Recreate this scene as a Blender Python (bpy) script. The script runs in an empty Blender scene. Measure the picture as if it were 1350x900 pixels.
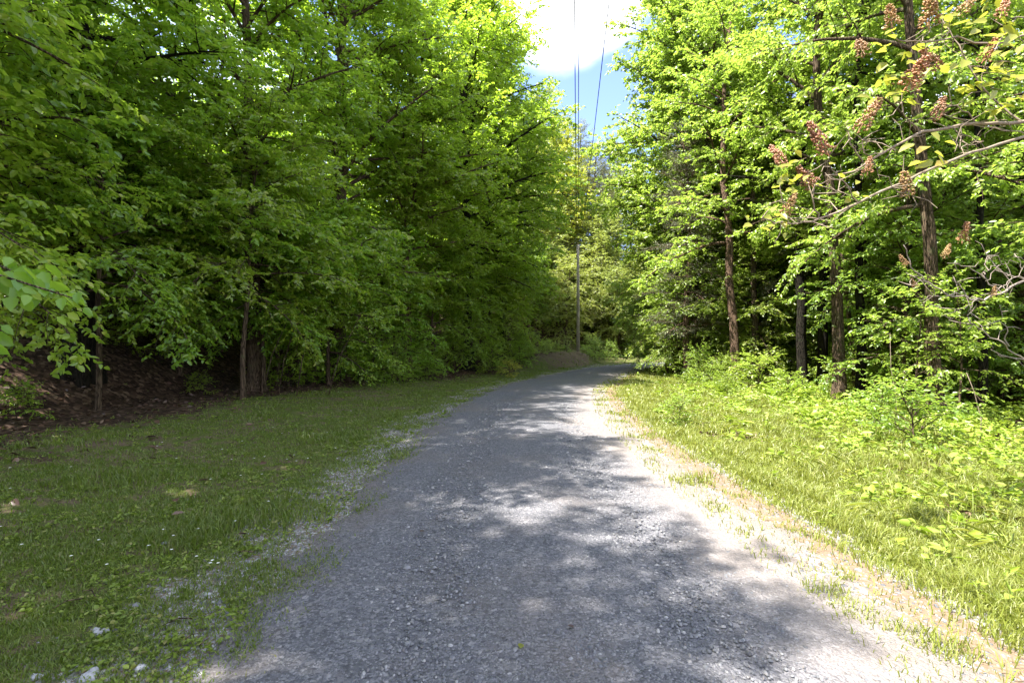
import bpy, math, random
import numpy as np
from mathutils import Vector, Euler

random.seed(7)
R = np.random.default_rng(11)
sc = bpy.context.scene
C = sc.collection
rad = math.radians
EYE = 1.6
F = 675.0                                   # focal length in photo pixels (18 mm on 36 mm)

# ------------------------------------------------------------------ mesh helpers
class MB:
    """collects vertices and faces (as arrays) for one mesh object"""
    def __init__(self):
        self.v = []; self.q = []; self.t = []; self.n = 0; self.mq = []; self.mt = []
    def add(self, verts, quads=None, tris=None, mi=0):
        verts = np.asarray(verts, float).reshape(-1, 3)
        if quads is not None and len(quads):
            self.q.append(np.asarray(quads, int) + self.n); self.mq.append(np.full(len(quads), mi))
        if tris is not None and len(tris):
            self.t.append(np.asarray(tris, int) + self.n); self.mt.append(np.full(len(tris), mi))
        self.v.append(verts); self.n += len(verts)
    def mesh(self, name, mats, smooth=False):
        m = bpy.data.meshes.new(name)
        v = np.concatenate(self.v) if self.v else np.zeros((0, 3))
        q = np.concatenate(self.q) if self.q else np.zeros((0, 4), int)
        t = np.concatenate(self.t) if self.t else np.zeros((0, 3), int)
        m.vertices.add(len(v)); m.vertices.foreach_set('co', v.astype(np.float32).ravel())
        li = np.concatenate([q.ravel(), t.ravel()]).astype(np.int32)
        m.loops.add(len(li)); m.loops.foreach_set('vertex_index', li)
        ls = np.concatenate([np.arange(len(q)) * 4, len(q) * 4 + np.arange(len(t)) * 3]).astype(np.int32)
        m.polygons.add(len(ls)); m.polygons.foreach_set('loop_start', ls)
        for x in (mats if isinstance(mats, (list, tuple)) else [mats]): m.materials.append(x)
        mi = np.concatenate(self.mq + self.mt).astype(np.int32) if (self.mq or self.mt) else np.zeros(0, np.int32)
        m.polygons.foreach_set('material_index', mi)
        if smooth: m.polygons.foreach_set('use_smooth', np.ones(len(ls), bool))
        m.update(calc_edges=True)
        return m

def link(name, mesh, parent=None, loc=None, rot=None, scale=None):
    o = bpy.data.objects.new(name, mesh); C.objects.link(o)
    if parent is not None: o.parent = parent
    if loc is not None: o.location = loc
    if rot is not None: o.rotation_euler = rot
    if scale is not None: o.scale = scale if hasattr(scale, '__len__') else (scale,) * 3
    return o

def tag(o, label=None, cat=None, group=None, kind=None):
    if label: o['label'] = label
    if cat: o['category'] = cat
    if group: o['group'] = group
    if kind: o['kind'] = kind
    return o

def unit(a):
    a = np.asarray(a, float)
    return a / np.maximum(np.linalg.norm(a, axis=-1, keepdims=True), 1e-9)

def tube(mb, path, radii, sides=6, mi=0, cap=False, rough=None):
    path = np.asarray(path, float); n = len(path)
    radii = np.broadcast_to(np.asarray(radii, float), (n,))
    tan = unit(np.gradient(path, axis=0))
    ref = np.array([0, 0, 1.0]) if abs(tan[:, 2]).mean() < 0.75 else np.array([1.0, 0, 0])
    u = unit(np.cross(tan, ref)); w = np.cross(tan, u)
    a = np.arange(sides) * 2 * math.pi / sides
    ring = path[:, None, :] + radii[:, None, None] * (np.cos(a)[None, :, None] * u[:, None, :] + np.sin(a)[None, :, None] * w[:, None, :])
    if rough is not None:
        k1 = rough.normal(0, .07, (1, sides)) + np.cumsum(rough.normal(0, .02, (n, sides)), 0) * .6 + rough.normal(0, .02, (n, sides))
        k1 = k1 + .26 * np.exp(-np.maximum(path[:, 2], 0) / .28)[:, None] * np.cos(5 * a + 1.3 * np.sin(2 * a))[None, :] * (1 if radii[0] > .1 else .4)
        ring = path[:, None, :] + (ring - path[:, None, :]) * (1 + np.clip(k1, -.3, .42))[:, :, None]
    v = ring.reshape(-1, 3)
    i = np.arange(n - 1)[:, None] * sides; j = np.arange(sides)[None, :]; k = (j + 1) % sides
    q = np.stack([i + j, i + k, i + sides + k, i + sides + j], -1).reshape(-1, 4)
    if cap:
        v = np.concatenate([v, path[:1], path[-1:]]); s = np.arange(sides); e = (s + 1) % sides
        t = np.concatenate([np.stack([e, s, np.full(sides, n * sides)], -1),
                            np.stack([s + (n - 1) * sides, e + (n - 1) * sides, np.full(sides, n * sides + 1)], -1)])
        mb.add(v, q, t, mi)
    else:
        mb.add(v, q, None, mi)

def leaves(mb, p, a, n, L, W, mi=0, fold=.16, droop=.12):
    """leaf blades: base p, axis a, face normal n; two faces folded on the midrib"""
    p = np.asarray(p, float); a = unit(a)
    n = unit(n - (n * a).sum(-1, keepdims=True) * a)
    s = np.cross(n, a)
    L = np.broadcast_to(np.asarray(L, float), (len(p),))[:, None]; W = np.broadcast_to(np.asarray(W, float), (len(p),))[:, None]
    up = n * W * fold
    v = np.stack([p, p + a * L * .28 + s * W * .46 + up, p + a * L * .66 + s * W * .37 + up - n * L * droop * .4,
                  p + a * L - n * L * droop, p + a * L * .66 - s * W * .37 + up - n * L * droop * .4, p + a * L * .28 - s * W * .46 + up], 1).reshape(-1, 3)
    b = np.arange(len(p))[:, None] * 6
    q = np.concatenate([b + np.array([[0, 5, 4, 3]]), b + np.array([[0, 3, 2, 1]])])
    mb.add(v, q, None, mi)

def smooth(x, a, b):
    t = np.clip((np.asarray(x, float) - a) / (b - a), 0, 1)
    return t * t * (3 - 2 * t)

def wob(x, y, s=1.0, k=0.0):
    """cheap smooth pseudo noise in about -1..1"""
    x = np.asarray(x, float) * s + k; y = np.asarray(y, float) * s - k * 1.7
    return (np.sin(1.3 * x + 1.9 * y + .7) + np.sin(2.7 * x - 1.1 * y + 2.1 + np.sin(y)) + np.sin(-1.7 * x + 3.1 * y + 4.3)
            + .6 * np.sin(5.3 * x + 2.9 * y + np.sin(2 * x))) / 3.2

# ------------------------------------------------------------------ terrain
RP = np.array([(0.3, -40), (.3, -20), (.32, -6), (.36, 0), (.36, 2.4), (.27, 5), (.22, 7.2), (.42, 12), (1.2, 17.5), (2.5, 21.8), (4.4, 27),
               (6.3, 31.2), (9.4, 35.6), (13.8, 39), (20, 41.5), (30, 43), (46, 44), (90, 46)], float)
def catmull(P, n=14):
    out = []
    Q = np.concatenate([[2 * P[0] - P[1]], P, [2 * P[-1] - P[-2]]])
    for i in range(1, len(Q) - 2):
        for t in np.arange(n) / n:
            a, b, c, d = Q[i - 1:i + 3]
            out.append(.5 * ((2 * b) + (c - a) * t + (2 * a - 5 * b + 4 * c - d) * t * t + (-a + 3 * b - 3 * c + d) * t ** 3))
    out.append(P[-1]); return np.array(out)
RC = catmull(RP)
RT = unit(np.gradient(RC, axis=0))
def road_sd(x, y):
    """signed distance to the road's centre line (right is positive)"""
    x = np.atleast_1d(np.asarray(x, float)).ravel(); y = np.atleast_1d(np.asarray(y, float)).ravel()
    out = np.empty(len(x))
    for i in range(0, len(x), 20000):
        X = x[i:i + 20000]; Y = y[i:i + 20000]
        dx = X[:, None] - RC[None, :, 0]; dy = Y[:, None] - RC[None, :, 1]
        d2 = dx * dx + dy * dy; k = d2.argmin(1); ar = np.arange(len(X))
        along = dx[ar, k] * RT[k, 0] + dy[ar, k] * RT[k, 1]
        perp = dx[ar, k] * RT[k, 1] - dy[ar, k] * RT[k, 0]
        sgn = np.where(perp >= 0, 1, -1)
        dd = np.sqrt(d2[ar, k])
        out[i:i + 20000] = np.where(np.abs(along) < .8, perp, sgn * dd)
    return out
def hw(y):                                  # half width of the gravel
    return 1.98 - .45 * smooth(y, 14, 30)
def terrain(x, y, sd=None):
    x = np.atleast_1d(np.asarray(x, float)); y = np.atleast_1d(np.asarray(y, float))
    if sd is None: sd = road_sd(x, y).reshape(x.shape)
    ul = np.maximum(-sd - 2, 0); ur = np.maximum(sd - 2, 0)
    h = -.035 * smooth(np.abs(sd), .3, 2.0)
    h = h + .03 * wob(x, y, .5) * smooth(np.abs(sd), 1.8, 3)
    h = h + .02 * wob(x, y, 2.1, 3) * smooth(np.abs(sd), 1.9, 2.6)
    h = h + .22 * smooth(ul, 1.2, 5)
    hill = np.maximum(ul - 7.0, 0) + .6 * np.sqrt(np.maximum(ul - 7.0, 0) ** 2 + 1) - .6
    hill = np.maximum(ul - 7.2 + .5 * wob(x, y, .3, 1), 0)
    h = h + 13 * (1 - np.exp(-.68 * hill / 13)) * (1 + .0 * hill)
    h = h + .85 * smooth(ul, .5, 1.7) * smooth(y, 26, 33) * (.85 + .25 * wob(x, y, 1.1, 4) + .1 * wob(x, y, 3.7)) * (1 - smooth(x, 4.8, 7.0)) * (1 - .5 * smooth(ul, 3, 8))
    h = h - .12 * smooth(ur, .1, 1.6) - .2 * smooth(ur, 5, 14)
    h = h + .05 * wob(x, y, .8, 5) * smooth(ur, 2, 6)
    far = np.maximum(y - 50, 0)
    h = h + 7 * (1 - np.exp(-far / 40)) + 2 * wob(x, y, .05) * smooth(np.hypot(x, y - 10), 40, 90)
    return h
def gz(x, y): return float(terrain(x, y)[0])
def at(px, d): return (px - 675) / F * d
def P3(px, py, d): return np.array([(px - 675) / F * d, d, EYE - (py - 450) / F * d])

# ------------------------------------------------------------------ node helpers
def newmat(name):
    m = bpy.data.materials.new(name); m.use_nodes = True
    nt = m.node_tree; nt.nodes.clear()
    return m, nt
class NT:
    def __init__(self, nt): self.nt = nt; self.l = nt.links
    def n(self, t, **kw):
        x = self.nt.nodes.new(t)
        for k, v in kw.items(): setattr(x, k, v)
        return x
    def set(self, node, **kw):
        for k, v in kw.items(): node.inputs[k.replace('_', ' ')].default_value = v
        return node
    def link(self, a, b): self.l.new(a, b)
    def val(self, x, sock):
        if isinstance(x, bpy.types.NodeSocket): self.l.new(x, sock)
        else: sock.default_value = x
    def math(self, op, a, b=0.0, c=None, clamp=False):
        n = self.n('ShaderNodeMath', operation=op, use_clamp=clamp)
        self.val(a, n.inputs[0]); self.val(b, n.inputs[1])
        if c is not None: self.val(c, n.inputs[2])
        return n.outputs[0]
    def mix(self, f, a, b, blend='MIX'):
        n = self.n('ShaderNodeMix', data_type='RGBA', blend_type=blend)
        self.val(f, n.inputs[0]); self.val(a, n.inputs[6]); self.val(b, n.inputs[7])
        return n.outputs[2]
    def ramp(self, f, stops, interp='LINEAR'):
        n = self.n('ShaderNodeValToRGB'); cr = n.color_ramp; cr.interpolation = interp
        while len(cr.elements) < len(stops): cr.elements.new(.5)
        for e, (p, c) in zip(cr.elements, stops):
            e.position = p; e.color = (*c, 1) if len(c) == 3 else c
        self.l.new(f, n.inputs[0]); return n.outputs[0]
    def range(self, x, a, b, c=0.0, d=1.0, sm=True):
        n = self.n('ShaderNodeMapRange', interpolation_type='SMOOTHSTEP' if sm else 'LINEAR')
        self.val(x, n.inputs[0])
        for i, v in enumerate((a, b, c, d)): n.inputs[i + 1].default_value = v
        return n.outputs[0]
    def noise(self, vec, scale, detail=3, rough=.55, dist=0.0):
        n = self.n('ShaderNodeTexNoise'); n.inputs['Scale'].default_value = scale; n.inputs['Detail'].default_value = detail
        n.inputs['Roughness'].default_value = rough; n.inputs['Distortion'].default_value = dist
        if vec is not None: self.l.new(vec, n.inputs['Vector'])
        return n.outputs[0]
    def voro(self, vec, scale, rnd=1.0, feature='F1'):
        n = self.n('ShaderNodeTexVoronoi', feature=feature); n.inputs['Scale'].default_value = scale
        n.inputs['Randomness'].default_value = rnd
        if vec is not None: self.l.new(vec, n.inputs['Vector'])
        return n
    def bump(self, h, strength, dist):
        n = self.n('ShaderNodeBump'); n.inputs['Strength'].default_value = strength; n.inputs['Distance'].default_value = dist
        self.l.new(h, n.inputs['Height']); return n.outputs[0]
    def out(self, s): o = self.n('ShaderNodeOutputMaterial'); self.l.new(s, o.inputs[0])
    def diffuse(self, col, rough=.9, normal=None, spec=.25):
        b = self.n('ShaderNodeBsdfPrincipled'); self.val(col, b.inputs['Base Color']); b.inputs['Roughness'].default_value = rough
        b.inputs['Specular IOR Level'].default_value = spec
        if normal is not None: self.l.new(normal, b.inputs['Normal'])
        return b.outputs[0]

def col4(c): return (*c, 1.0)

def leaf_mat(name, dark, light, warm, trans, tmix=.55, gloss=.03, grough=.4):
    m, nt = newmat(name); N = NT(nt)
    g = N.n('ShaderNodeNewGeometry'); oi = N.n('ShaderNodeObjectInfo')
    r = g.outputs['Random Per Island']
    c = N.mix(r, col4(dark), col4(light))
    r2 = N.math('FRACT', N.math('MULTIPLY', r, 17.31))
    c = N.mix(N.math('MULTIPLY', N.range(r2, .7, 1), .7), c, col4(warm))
    hue = N.n('ShaderNodeHueSaturation')
    N.link(N.range(oi.outputs['Random'], 0, 1, .475, .52, False), hue.inputs['Hue'])
    N.link(N.range(N.math('FRACT', N.math('MULTIPLY', oi.outputs['Random'], 7.7)), 0, 1, .74, 1.28, False), hue.inputs['Value'])
    N.link(c, hue.inputs['Color']); c = hue.outputs[0]
    d = N.n('ShaderNodeBsdfDiffuse'); N.link(c, d.inputs[0])
    t = N.n('ShaderNodeBsdfTranslucent')
    N.link(N.mix(.75, c, col4(trans)), t.inputs[0])
    ms = N.n('ShaderNodeMixShader'); ms.inputs[0].default_value = tmix
    N.link(d.outputs[0], ms.inputs[1]); N.link(t.outputs[0], ms.inputs[2])
    gl = N.n('ShaderNodeBsdfGlossy'); gl.inputs['Roughness'].default_value = grough
    gl.inputs['Color'].default_value = (1, 1, 1, 1)
    lw = N.n('ShaderNodeFresnel'); lw.inputs[0].default_value = 1.4
    f = N.math('MULTIPLY', lw.outputs[0], gloss / .03, clamp=True)
    f = N.math('MINIMUM', f, .06)
    m2 = N.n('ShaderNodeMixShader'); N.link(f, m2.inputs[0])
    N.link(ms.outputs[0], m2.inputs[1]); N.link(gl.outputs[0], m2.inputs[2])
    N.out(m2.outputs[0]); return m

def bark_mat(name, a, b, lichen=None):
    m, nt = newmat(name); N = NT(nt)
    tc = N.n('ShaderNodeTexCoord'); mp = N.n('ShaderNodeMapping'); mp.inputs['Scale'].default_value = (1, 1, .1)
    N.link(tc.outputs['Object'], mp.inputs[0])
    n1 = N.noise(mp.outputs[0], 30, 5, .65, .6); n2 = N.noise(tc.outputs['Object'], 3.0, 5, .65)
    vo = N.voro(mp.outputs[0], 32, 1.0, 'DISTANCE_TO_EDGE')
    fis = N.range(vo.outputs['Distance'], .0, .16)
    c = N.ramp(n1, [(.3, a), (.68, b)])
    c = N.mix(N.range(n2, .4, .62), c, N.mix(.5, c, col4(b)))
    c = N.mix(fis, N.mix(.25, col4(tuple(x * .45 for x in a)), c), c)
    if lichen: c = N.mix(N.math('MULTIPLY', N.range(n2, .54, .66), .75), c, col4(lichen))
    h = N.math('ADD', fis, N.math('MULTIPLY', n1, .6))
    N.out(N.diffuse(c, .92, N.bump(h, 1.0, .03), .15)); return m

M = {}
M['leaf_left'] = leaf_mat('deep_green_leaf', (.105, .20, .018), (.21, .325, .026), (.32, .35, .04), (.50, .74, .05))
M['leaf_right'] = leaf_mat('yellow_green_leaf', (.13, .20, .022), (.22, .31, .032), (.31, .32, .05), (.46, .66, .08))
M['leaf_far'] = leaf_mat('distant_leaf', (.16, .205, .035), (.24, .28, .05), (.32, .29, .08), (.48, .56, .09))
M['leaf_yellow'] = leaf_mat('new_yellow_leaf', (.22, .27, .025), (.31, .35, .04), (.36, .27, .05), (.55, .58, .05))
M['needle'] = leaf_mat('grey_green_needle', (.075, .095, .045), (.13, .145, .075), (.17, .13, .08), (.16, .18, .06), .2, .02)
M['needle_grey'] = leaf_mat('pale_grey_needle', (.15, .18, .07), (.22, .25, .10), (.24, .20, .10), (.28, .32, .1), .3, .02)
M['bark'] = bark_mat('grey_brown_bark', (.05, .034, .022), (.17, .12, .08), (.11, .115, .06))
M['bark_red'] = bark_mat('red_brown_bark', (.08, .045, .03), (.24, .16, .11))
M['bark_dark'] = bark_mat('dark_bark', (.012, .010, .007), (.032, .026, .019), (.028, .032, .018))  # tone lowered to carry the deep shade under the left canopy
def twig_mat(name, a, b):
    m, nt = newmat(name); N = NT(nt); tc = N.n('ShaderNodeTexCoord').outputs['Object']
    n1 = N.noise(tc, 14, 4, .65); N.out(N.diffuse(N.ramp(n1, [(.3, a), (.7, b)]), .85, N.bump(N.noise(tc, 160, 3, .6), .3, .004), .2)); return m
M['twig_pale'] = twig_mat('pale_twig', (.16, .12, .085), (.30, .24, .18))
M['dead'] = twig_mat('bleached_dead_wood', (.17, .135, .11), (.31, .26, .21))
M['pole'] = bark_mat('sun_toned_weathered_wood', (.44, .38, .30), (.62, .55, .47))  # wood lightened in colour to stand in for sun on the pole

# ------------------------------------------------------------------ tree generator
def grow(seed, H, r0, base, spread, nl, e=(7, 64), droop=.5, leafL=.10, leafW=.06, sub_step=.17, twig_step=.12,
         nleaf=7, top=.97, wander=.045, one_side=None, low=.55, needle=False, lean=0.0, sparse=.0, twig_len=.3, r_min=.004):
    g = np.random.default_rng(seed)
    wood = MB(); crown = MB()
    n = 18
    z = np.linspace(-.35, H, n)
    off = np.cumsum(g.normal(0, wander * H / n * 3, (n, 2)), 0); off -= off[0]
    off *= np.linspace(0.3, 1, n)[:, None]
    path = np.column_stack([off[:, 0] + lean * np.maximum(z, 0), off[:, 1], z])
    tt = np.linspace(0, 1, n)
    r = r0 * (1 - tt) ** .85 + .006 + r0 * .45 * np.exp(-np.maximum(z, 0) / (2.2 * r0 + .02))
    zf = np.unique(np.concatenate([np.linspace(-.35, min(H, 8), 46), np.linspace(min(H, 8), H, 12)]))
    pf = np.column_stack([np.interp(zf, z, path[:, 0]), np.interp(zf, z, path[:, 1]), zf])
    for _ in range(3): pf[1:-1, :2] = (pf[:-2, :2] + 2 * pf[1:-1, :2] + pf[2:, :2]) / 4
    rf = r0 * (1 - np.linspace(0, 1, len(zf))) * 0 + np.interp(zf, z, r)
    rf = r0 * (1 - (zf + .35) / (H + .35)) ** .85 + .006 + r0 * .5 * np.exp(-np.maximum(zf, 0) / (1.6 * r0 + .02))
    tube(wood, pf, rf, 22 if r0 > .08 else 8, rough=np.random.default_rng(seed + 900))
    P = []; A = []; Nn = []; Ls = []
    for i in range(nl):
        u = (i + g.uniform(0, 1)) / nl
        u = u ** .9
        hz = base + (H * top - base) * u
        k = hz + .35; t = k / (H + .35) * (n - 1); j = min(int(t), n - 2); f = t - j
        p0 = path[j] * (1 - f) + path[j + 1] * f; rr = (r[j] * (1 - f) + r[j + 1] * f)
        az = i * 2.39996 + g.normal(0, .35)
        prof = (1 - u) ** .42 * (low + (1 - low) * min(1, u * 3.2)) + .08
        L = spread * prof * g.uniform(.65, 1.12)
        if one_side is not None:
            L *= .62 + .5 * math.cos(az - one_side)
        if L < .25: continue
        el = rad(e[0] + (e[1] - e[0]) * u + g.normal(0, 14))
        m = 9; pts = [p0]; step = L / (m - 1); ca = az
        for s in range(1, m):
            d = np.array([math.cos(ca) * math.cos(el), math.sin(ca) * math.cos(el), math.sin(el)])
            pts.append(pts[-1] + d * step); ca += g.normal(0, .10); el -= droop * .16 * g.uniform(.3, 1.6) * (1 - .5 * u)
        pts = np.array(pts)
        lr = min(rr * .55, .008 + .014 * L) * np.linspace(1, .2, m) + r_min * .5
        tube(wood, pts, lr, 6 if L > 1.5 else 4)
        ns = max(3, int(L * .85 / sub_step))
        for s_i in range(ns):
            s = .15 + .85 * (s_i + g.uniform(.2, .8)) / ns
            if g.uniform() < sparse: continue
            x = s * (m - 1); j2 = min(int(x), m - 2); f2 = x - j2
            b = pts[j2] * (1 - f2) + pts[j2 + 1] * f2; td = unit(pts[j2 + 1] - pts[j2])
            side = 1 if s_i % 2 else -1
            hor = unit(np.cross(td, [0, 0, 1.0]) + 1e-6) * side
            sd_ = unit(td * g.uniform(.45, .9) + hor * g.uniform(.5, 1.0) + np.array([0, 0, g.normal(.08, .42)]))
            if s_i >= ns - 2: sd_ = unit(td + g.normal(0, .2, 3))
            sl = (.16 + .34 * (1 - s) ** .8) * L * g.uniform(.55, 1.15) + .22
            q = 5; sp = [b]; dd = sd_.copy()
            for w in range(1, q):
                sp.append(sp[-1] + dd * sl / (q - 1)); dd = unit(dd + np.array([g.normal(0, .1), g.normal(0, .1), -droop * .22]))
            sp = np.array(sp)
            tube(wood, sp, np.linspace(lr[j2] * .55 + .002, r_min * .45, q), 3)
            nt_ = max(2, int(sl / twig_step))
            ts = (np.arange(nt_) + g.uniform(.2, .8, nt_)) / nt_ * .95 + .05
            xx = ts * (q - 1); jj = np.minimum(xx.astype(int), q - 2); ff = (xx - jj)[:, None]
            tb = sp[jj] * (1 - ff) + sp[jj + 1] * ff; tdv = unit(sp[jj + 1] - sp[jj])
            sg = np.where(np.arange(nt_) % 2, 1., -1.)[:, None]
            hv = unit(np.cross(tdv, [0, 0, 1.0]) + 1e-6) * sg
            td2 = unit(tdv * g.uniform(.5, 1.1, (nt_, 1)) + hv * g.uniform(.4, 1, (nt_, 1)) + g.normal(0, .38, (nt_, 3)) + np.array([0, 0, -.12 * droop]))
            tl = twig_len * g.uniform(.6, 1.25, (nt_, 1))
            for w in range(nleaf):
                ss = (w + .6) / nleaf
                pos = tb + td2 * tl * ss + np.array([0, 0, -1.]) * (tl * ss) ** 2 * .6 * droop
                sg2 = 1. if w % 2 else -1.
                hv2 = unit(np.cross(td2, [0, 0, 1.0]) + 1e-6) * sg2
                if needle:
                    ax = unit(td2 * .8 + g.normal(0, .7, (nt_, 3))); nn = g.normal(0, 1, (nt_, 3))
                else:
                    ax = unit(td2 * .65 + hv2 * .75 + np.array([0, 0, -.28]) + g.normal(0, .28, (nt_, 3)))
                    nn = np.array([0, 0, 1.0]) + g.normal(0, .7, (nt_, 3)) + .25 * tdv
                P.append(pos); A.append(ax); Nn.append(nn); Ls.append(g.uniform(.6, 1.15, nt_))
    if P:
        P = np.concatenate(P); A = np.concatenate(A); Nn = np.concatenate(Nn); Ls = np.concatenate(Ls)
        leaves(crown, P, A, Nn, Ls * leafL, Ls * leafW)
    return wood, crown, len(P)

KIND = {}
def kind(name, bark, leaf, **kw):
    w, c, n = grow(**kw)
    KIND[name] = (w.mesh(name + '_trunk', bark, True), c.mesh(name + '_crown', leaf, True))
    print('KIND', name, n)

kind('edge_a', M['bark'], M['leaf_left'], seed=1, H=17, r0=.24, base=2.5, spread=4.6, nl=84, droop=.42, leafL=.135, leafW=.088, sparse=.18)
kind('edge_b', M['bark_dark'], M['leaf_left'], seed=2, H=16, r0=.20, base=2.9, spread=4.4, nl=76, droop=.4, leafL=.13, leafW=.084, sparse=.2)
kind('edge_gap', M['bark'], M['leaf_left'], seed=41, H=16.5, r0=.19, base=2.8, spread=4.7, nl=48, droop=.4, leafL=.14, leafW=.09, sparse=.12)
kind('edge_c', M['bark'], M['leaf_right'], seed=3, H=19, r0=.22, base=3.0, spread=4.4, nl=90, droop=.38, leafL=.15, leafW=.10, sparse=.12)
kind('tall_a', M['bark'], M['leaf_right'], seed=4, H=19, r0=.21, base=4.6, spread=4.2, nl=32, droop=.38, leafL=.135, leafW=.09, sparse=.28, low=.75)
kind('tall_b', M['bark_dark'], M['leaf_right'], seed=5, H=20, r0=.17, base=5.8, spread=3.8, nl=30, droop=.36, leafL=.135, leafW=.09, sparse=.2, low=.75)
kind('tall_sparse', M['bark_red'], M['leaf_right'], seed=15, H=18, r0=.17, base=4.6, spread=3.8, nl=34, droop=.5, leafL=.12, leafW=.08, low=.75, sparse=.25)
kind('thin', M['bark'], M['leaf_right'], seed=25, H=16, r0=.11, base=7.5, spread=2.6, nl=26, droop=.36, leafL=.135, leafW=.09, low=.8, sparse=.3)
kind('thin_b', M['bark_dark'], M['leaf_right'], seed=26, H=13, r0=.075, base=5, spread=2.2, nl=24, droop=.36, leafL=.135, leafW=.09, low=.8, sparse=.3, wander=.035)
kind('under_a', M['bark'], M['leaf_left'], seed=6, H=6.2, r0=.06, base=.8, spread=2.9, nl=46, e=(0, 45), droop=.6, leafL=.10, leafW=.056, low=.8)
kind('under_b', M['bark'], M['leaf_left'], seed=7, H=7.5, r0=.075, base=1.3, spread=3.3, nl=50, e=(0, 48), droop=.7, leafL=.105, leafW=.06, low=.8)
kind('under_c', M['bark'], M['leaf_left'], seed=27, H=7.4, r0=.065, base=2.5, spread=3.3, nl=44, e=(0, 48), droop=.6, leafL=.115, leafW=.066, low=.85)
kind('sapling', M['bark'], M['leaf_right'], seed=8, H=3.4, r0=.022, base=.9, spread=1.1, nl=20, e=(8, 50), droop=.4, leafL=.10, leafW=.06, sub_step=.2)
kind('shrub_a', M['bark'], M['leaf_right'], seed=9, H=1.5, r0=.016, base=.08, spread=1.0, nl=30, e=(20, 70), droop=.4, leafL=.075, leafW=.045, sub_step=.14, low=.9)
kind('shrub_b', M['bark'], M['leaf_right'], seed=10, H=.9, r0=.012, base=.05, spread=.7, nl=22, e=(20, 70), droop=.5, leafL=.085, leafW=.05, sub_step=.14, low=.9)
kind('cedar', M['bark_red'], M['needle'], seed=12, H=12, r0=.14, base=2.0, spread=2.3, nl=90, e=(0, 50), droop=.35, leafL=.085, leafW=.016, sub_step=.15, twig_step=.075, nleaf=9, needle=True, low=.8, twig_len=.22)
kind('far_a', M['bark'], M['leaf_far'], seed=13, H=19, r0=.22, base=2.0, spread=5, nl=76, droop=.4, leafL=.17, leafW=.12, sub_step=.24, twig_step=.16, nleaf=6)
kind('pine', M['bark'], M['needle_grey'], seed=14, H=21, r0=.22, base=2.5, spread=3.8, nl=100, e=(0, 50), droop=.3, leafL=.16, leafW=.022, sub_step=.2, twig_step=.1, nleaf=9, needle=True, low=.85)

def tree(k, name, x, y, label, cat='tree', group=None, s=1.0, rz=None, tilt=(0, 0), leaf=None, sz=None, bark=None, sink=0):
    root = bpy.data.objects.new(name, None); C.objects.link(root); root.empty_display_size = .3
    root.location = (x, y, gz(x, y) - sink)
    root.rotation_euler = (tilt[0], tilt[1], random.uniform(0, 6.28) if rz is None else rz)
    root.scale = (s, s, sz or s)
    tag(root, label, cat, group)
    w, c = KIND[k]
    tr = link('trunk', w, root); cr = link('crown', c, root)
    if leaf: cr.material_slots[0].link = 'OBJECT'; cr.material_slots[0].material = M[leaf]
    if bark: tr.material_slots[0].link = 'OBJECT'; tr.material_slots[0].material = M[bark]
    return root

# ------------------------------------------------------------------ the ground
def axis(parts):
    out = []
    for a, b, st in parts: out += list(np.arange(a, b - 1e-6, st))
    out.append(parts[-1][1]); return np.array(out)
xs = axis([(-320, -80, 20), (-80, -30, 4), (-30, -14, 1), (-14, -6, .35), (-6, 6, .14), (6, 14, .3), (14, 30, 1), (30, 80, 4), (80, 320, 20)])
ys = axis([(-200, -30, 20), (-30, -4, 2), (-4, 1, .4), (1, 9, .14), (9, 22, .3), (22, 48, .5), (48, 90, 3), (90, 400, 25)])
gx, gy = np.meshgrid(xs, ys); sdg = road_sd(gx, gy).reshape(gx.shape)
hz = terrain(gx, gy, sdg) - .05 * (1 - smooth(np.abs(sdg), hw(gy) - .45, hw(gy) - .12))
ny, nx = gx.shape
I = np.arange((ny - 1) * nx).reshape(ny - 1, nx)[:, :-1]
mb = MB(); mb.add(np.stack([gx, gy, hz], -1).reshape(-1, 3), np.stack([I, I + 1, I + nx + 1, I + nx], -1).reshape(-1, 4))

m, nt = newmat('verge_and_forest_floor'); N = NT(nt)
tc = N.n('ShaderNodeTexCoord').outputs['Object']
def attr(nm): a = N.n('ShaderNodeAttribute', attribute_name=nm); return a.outputs['Fac']
sd_a = attr('road_distance'); fo_a = attr('forest')
nbig = N.noise(tc, .9, 4, .6); nmid = N.noise(tc, 4.5, 4, .6); nfin = N.noise(tc, 38, 3, .7)
soil = N.ramp(nfin, [(.3, (.055, .04, .026)), (.7, (.17, .125, .08))])
thatch = N.ramp(nfin, [(.3, (.035, .055, .008)), (.7, (.10, .13, .02))])
turf = N.mix(N.range(N.math('ADD', N.math('MULTIPLY', nmid, .6), N.math('MULTIPLY', nbig, .4)), .44, .6), thatch, soil)
vl = N.voro(tc, 13); vl2 = N.voro(tc, 21)
lit = N.n('ShaderNodeSeparateColor'); N.link(vl.outputs['Color'], lit.inputs[0])
litter = N.ramp(lit.outputs[0], [(0, (.02, .012, .008)), (.5, (.05, .03, .02)), (.85, (.10, .062, .042)), (1, (.17, .115, .08))])  # browns kept dark to put shade below the left trees into the colour
litter = N.mix(N.range(nfin, .55, .8), litter, (.03, .022, .015, 1))
c = N.mix(N.range(N.math('ADD', fo_a, N.math('MULTIPLY', N.math('SUBTRACT', nmid, .5), 1.1)), .35, .65), turf, litter)
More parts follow.
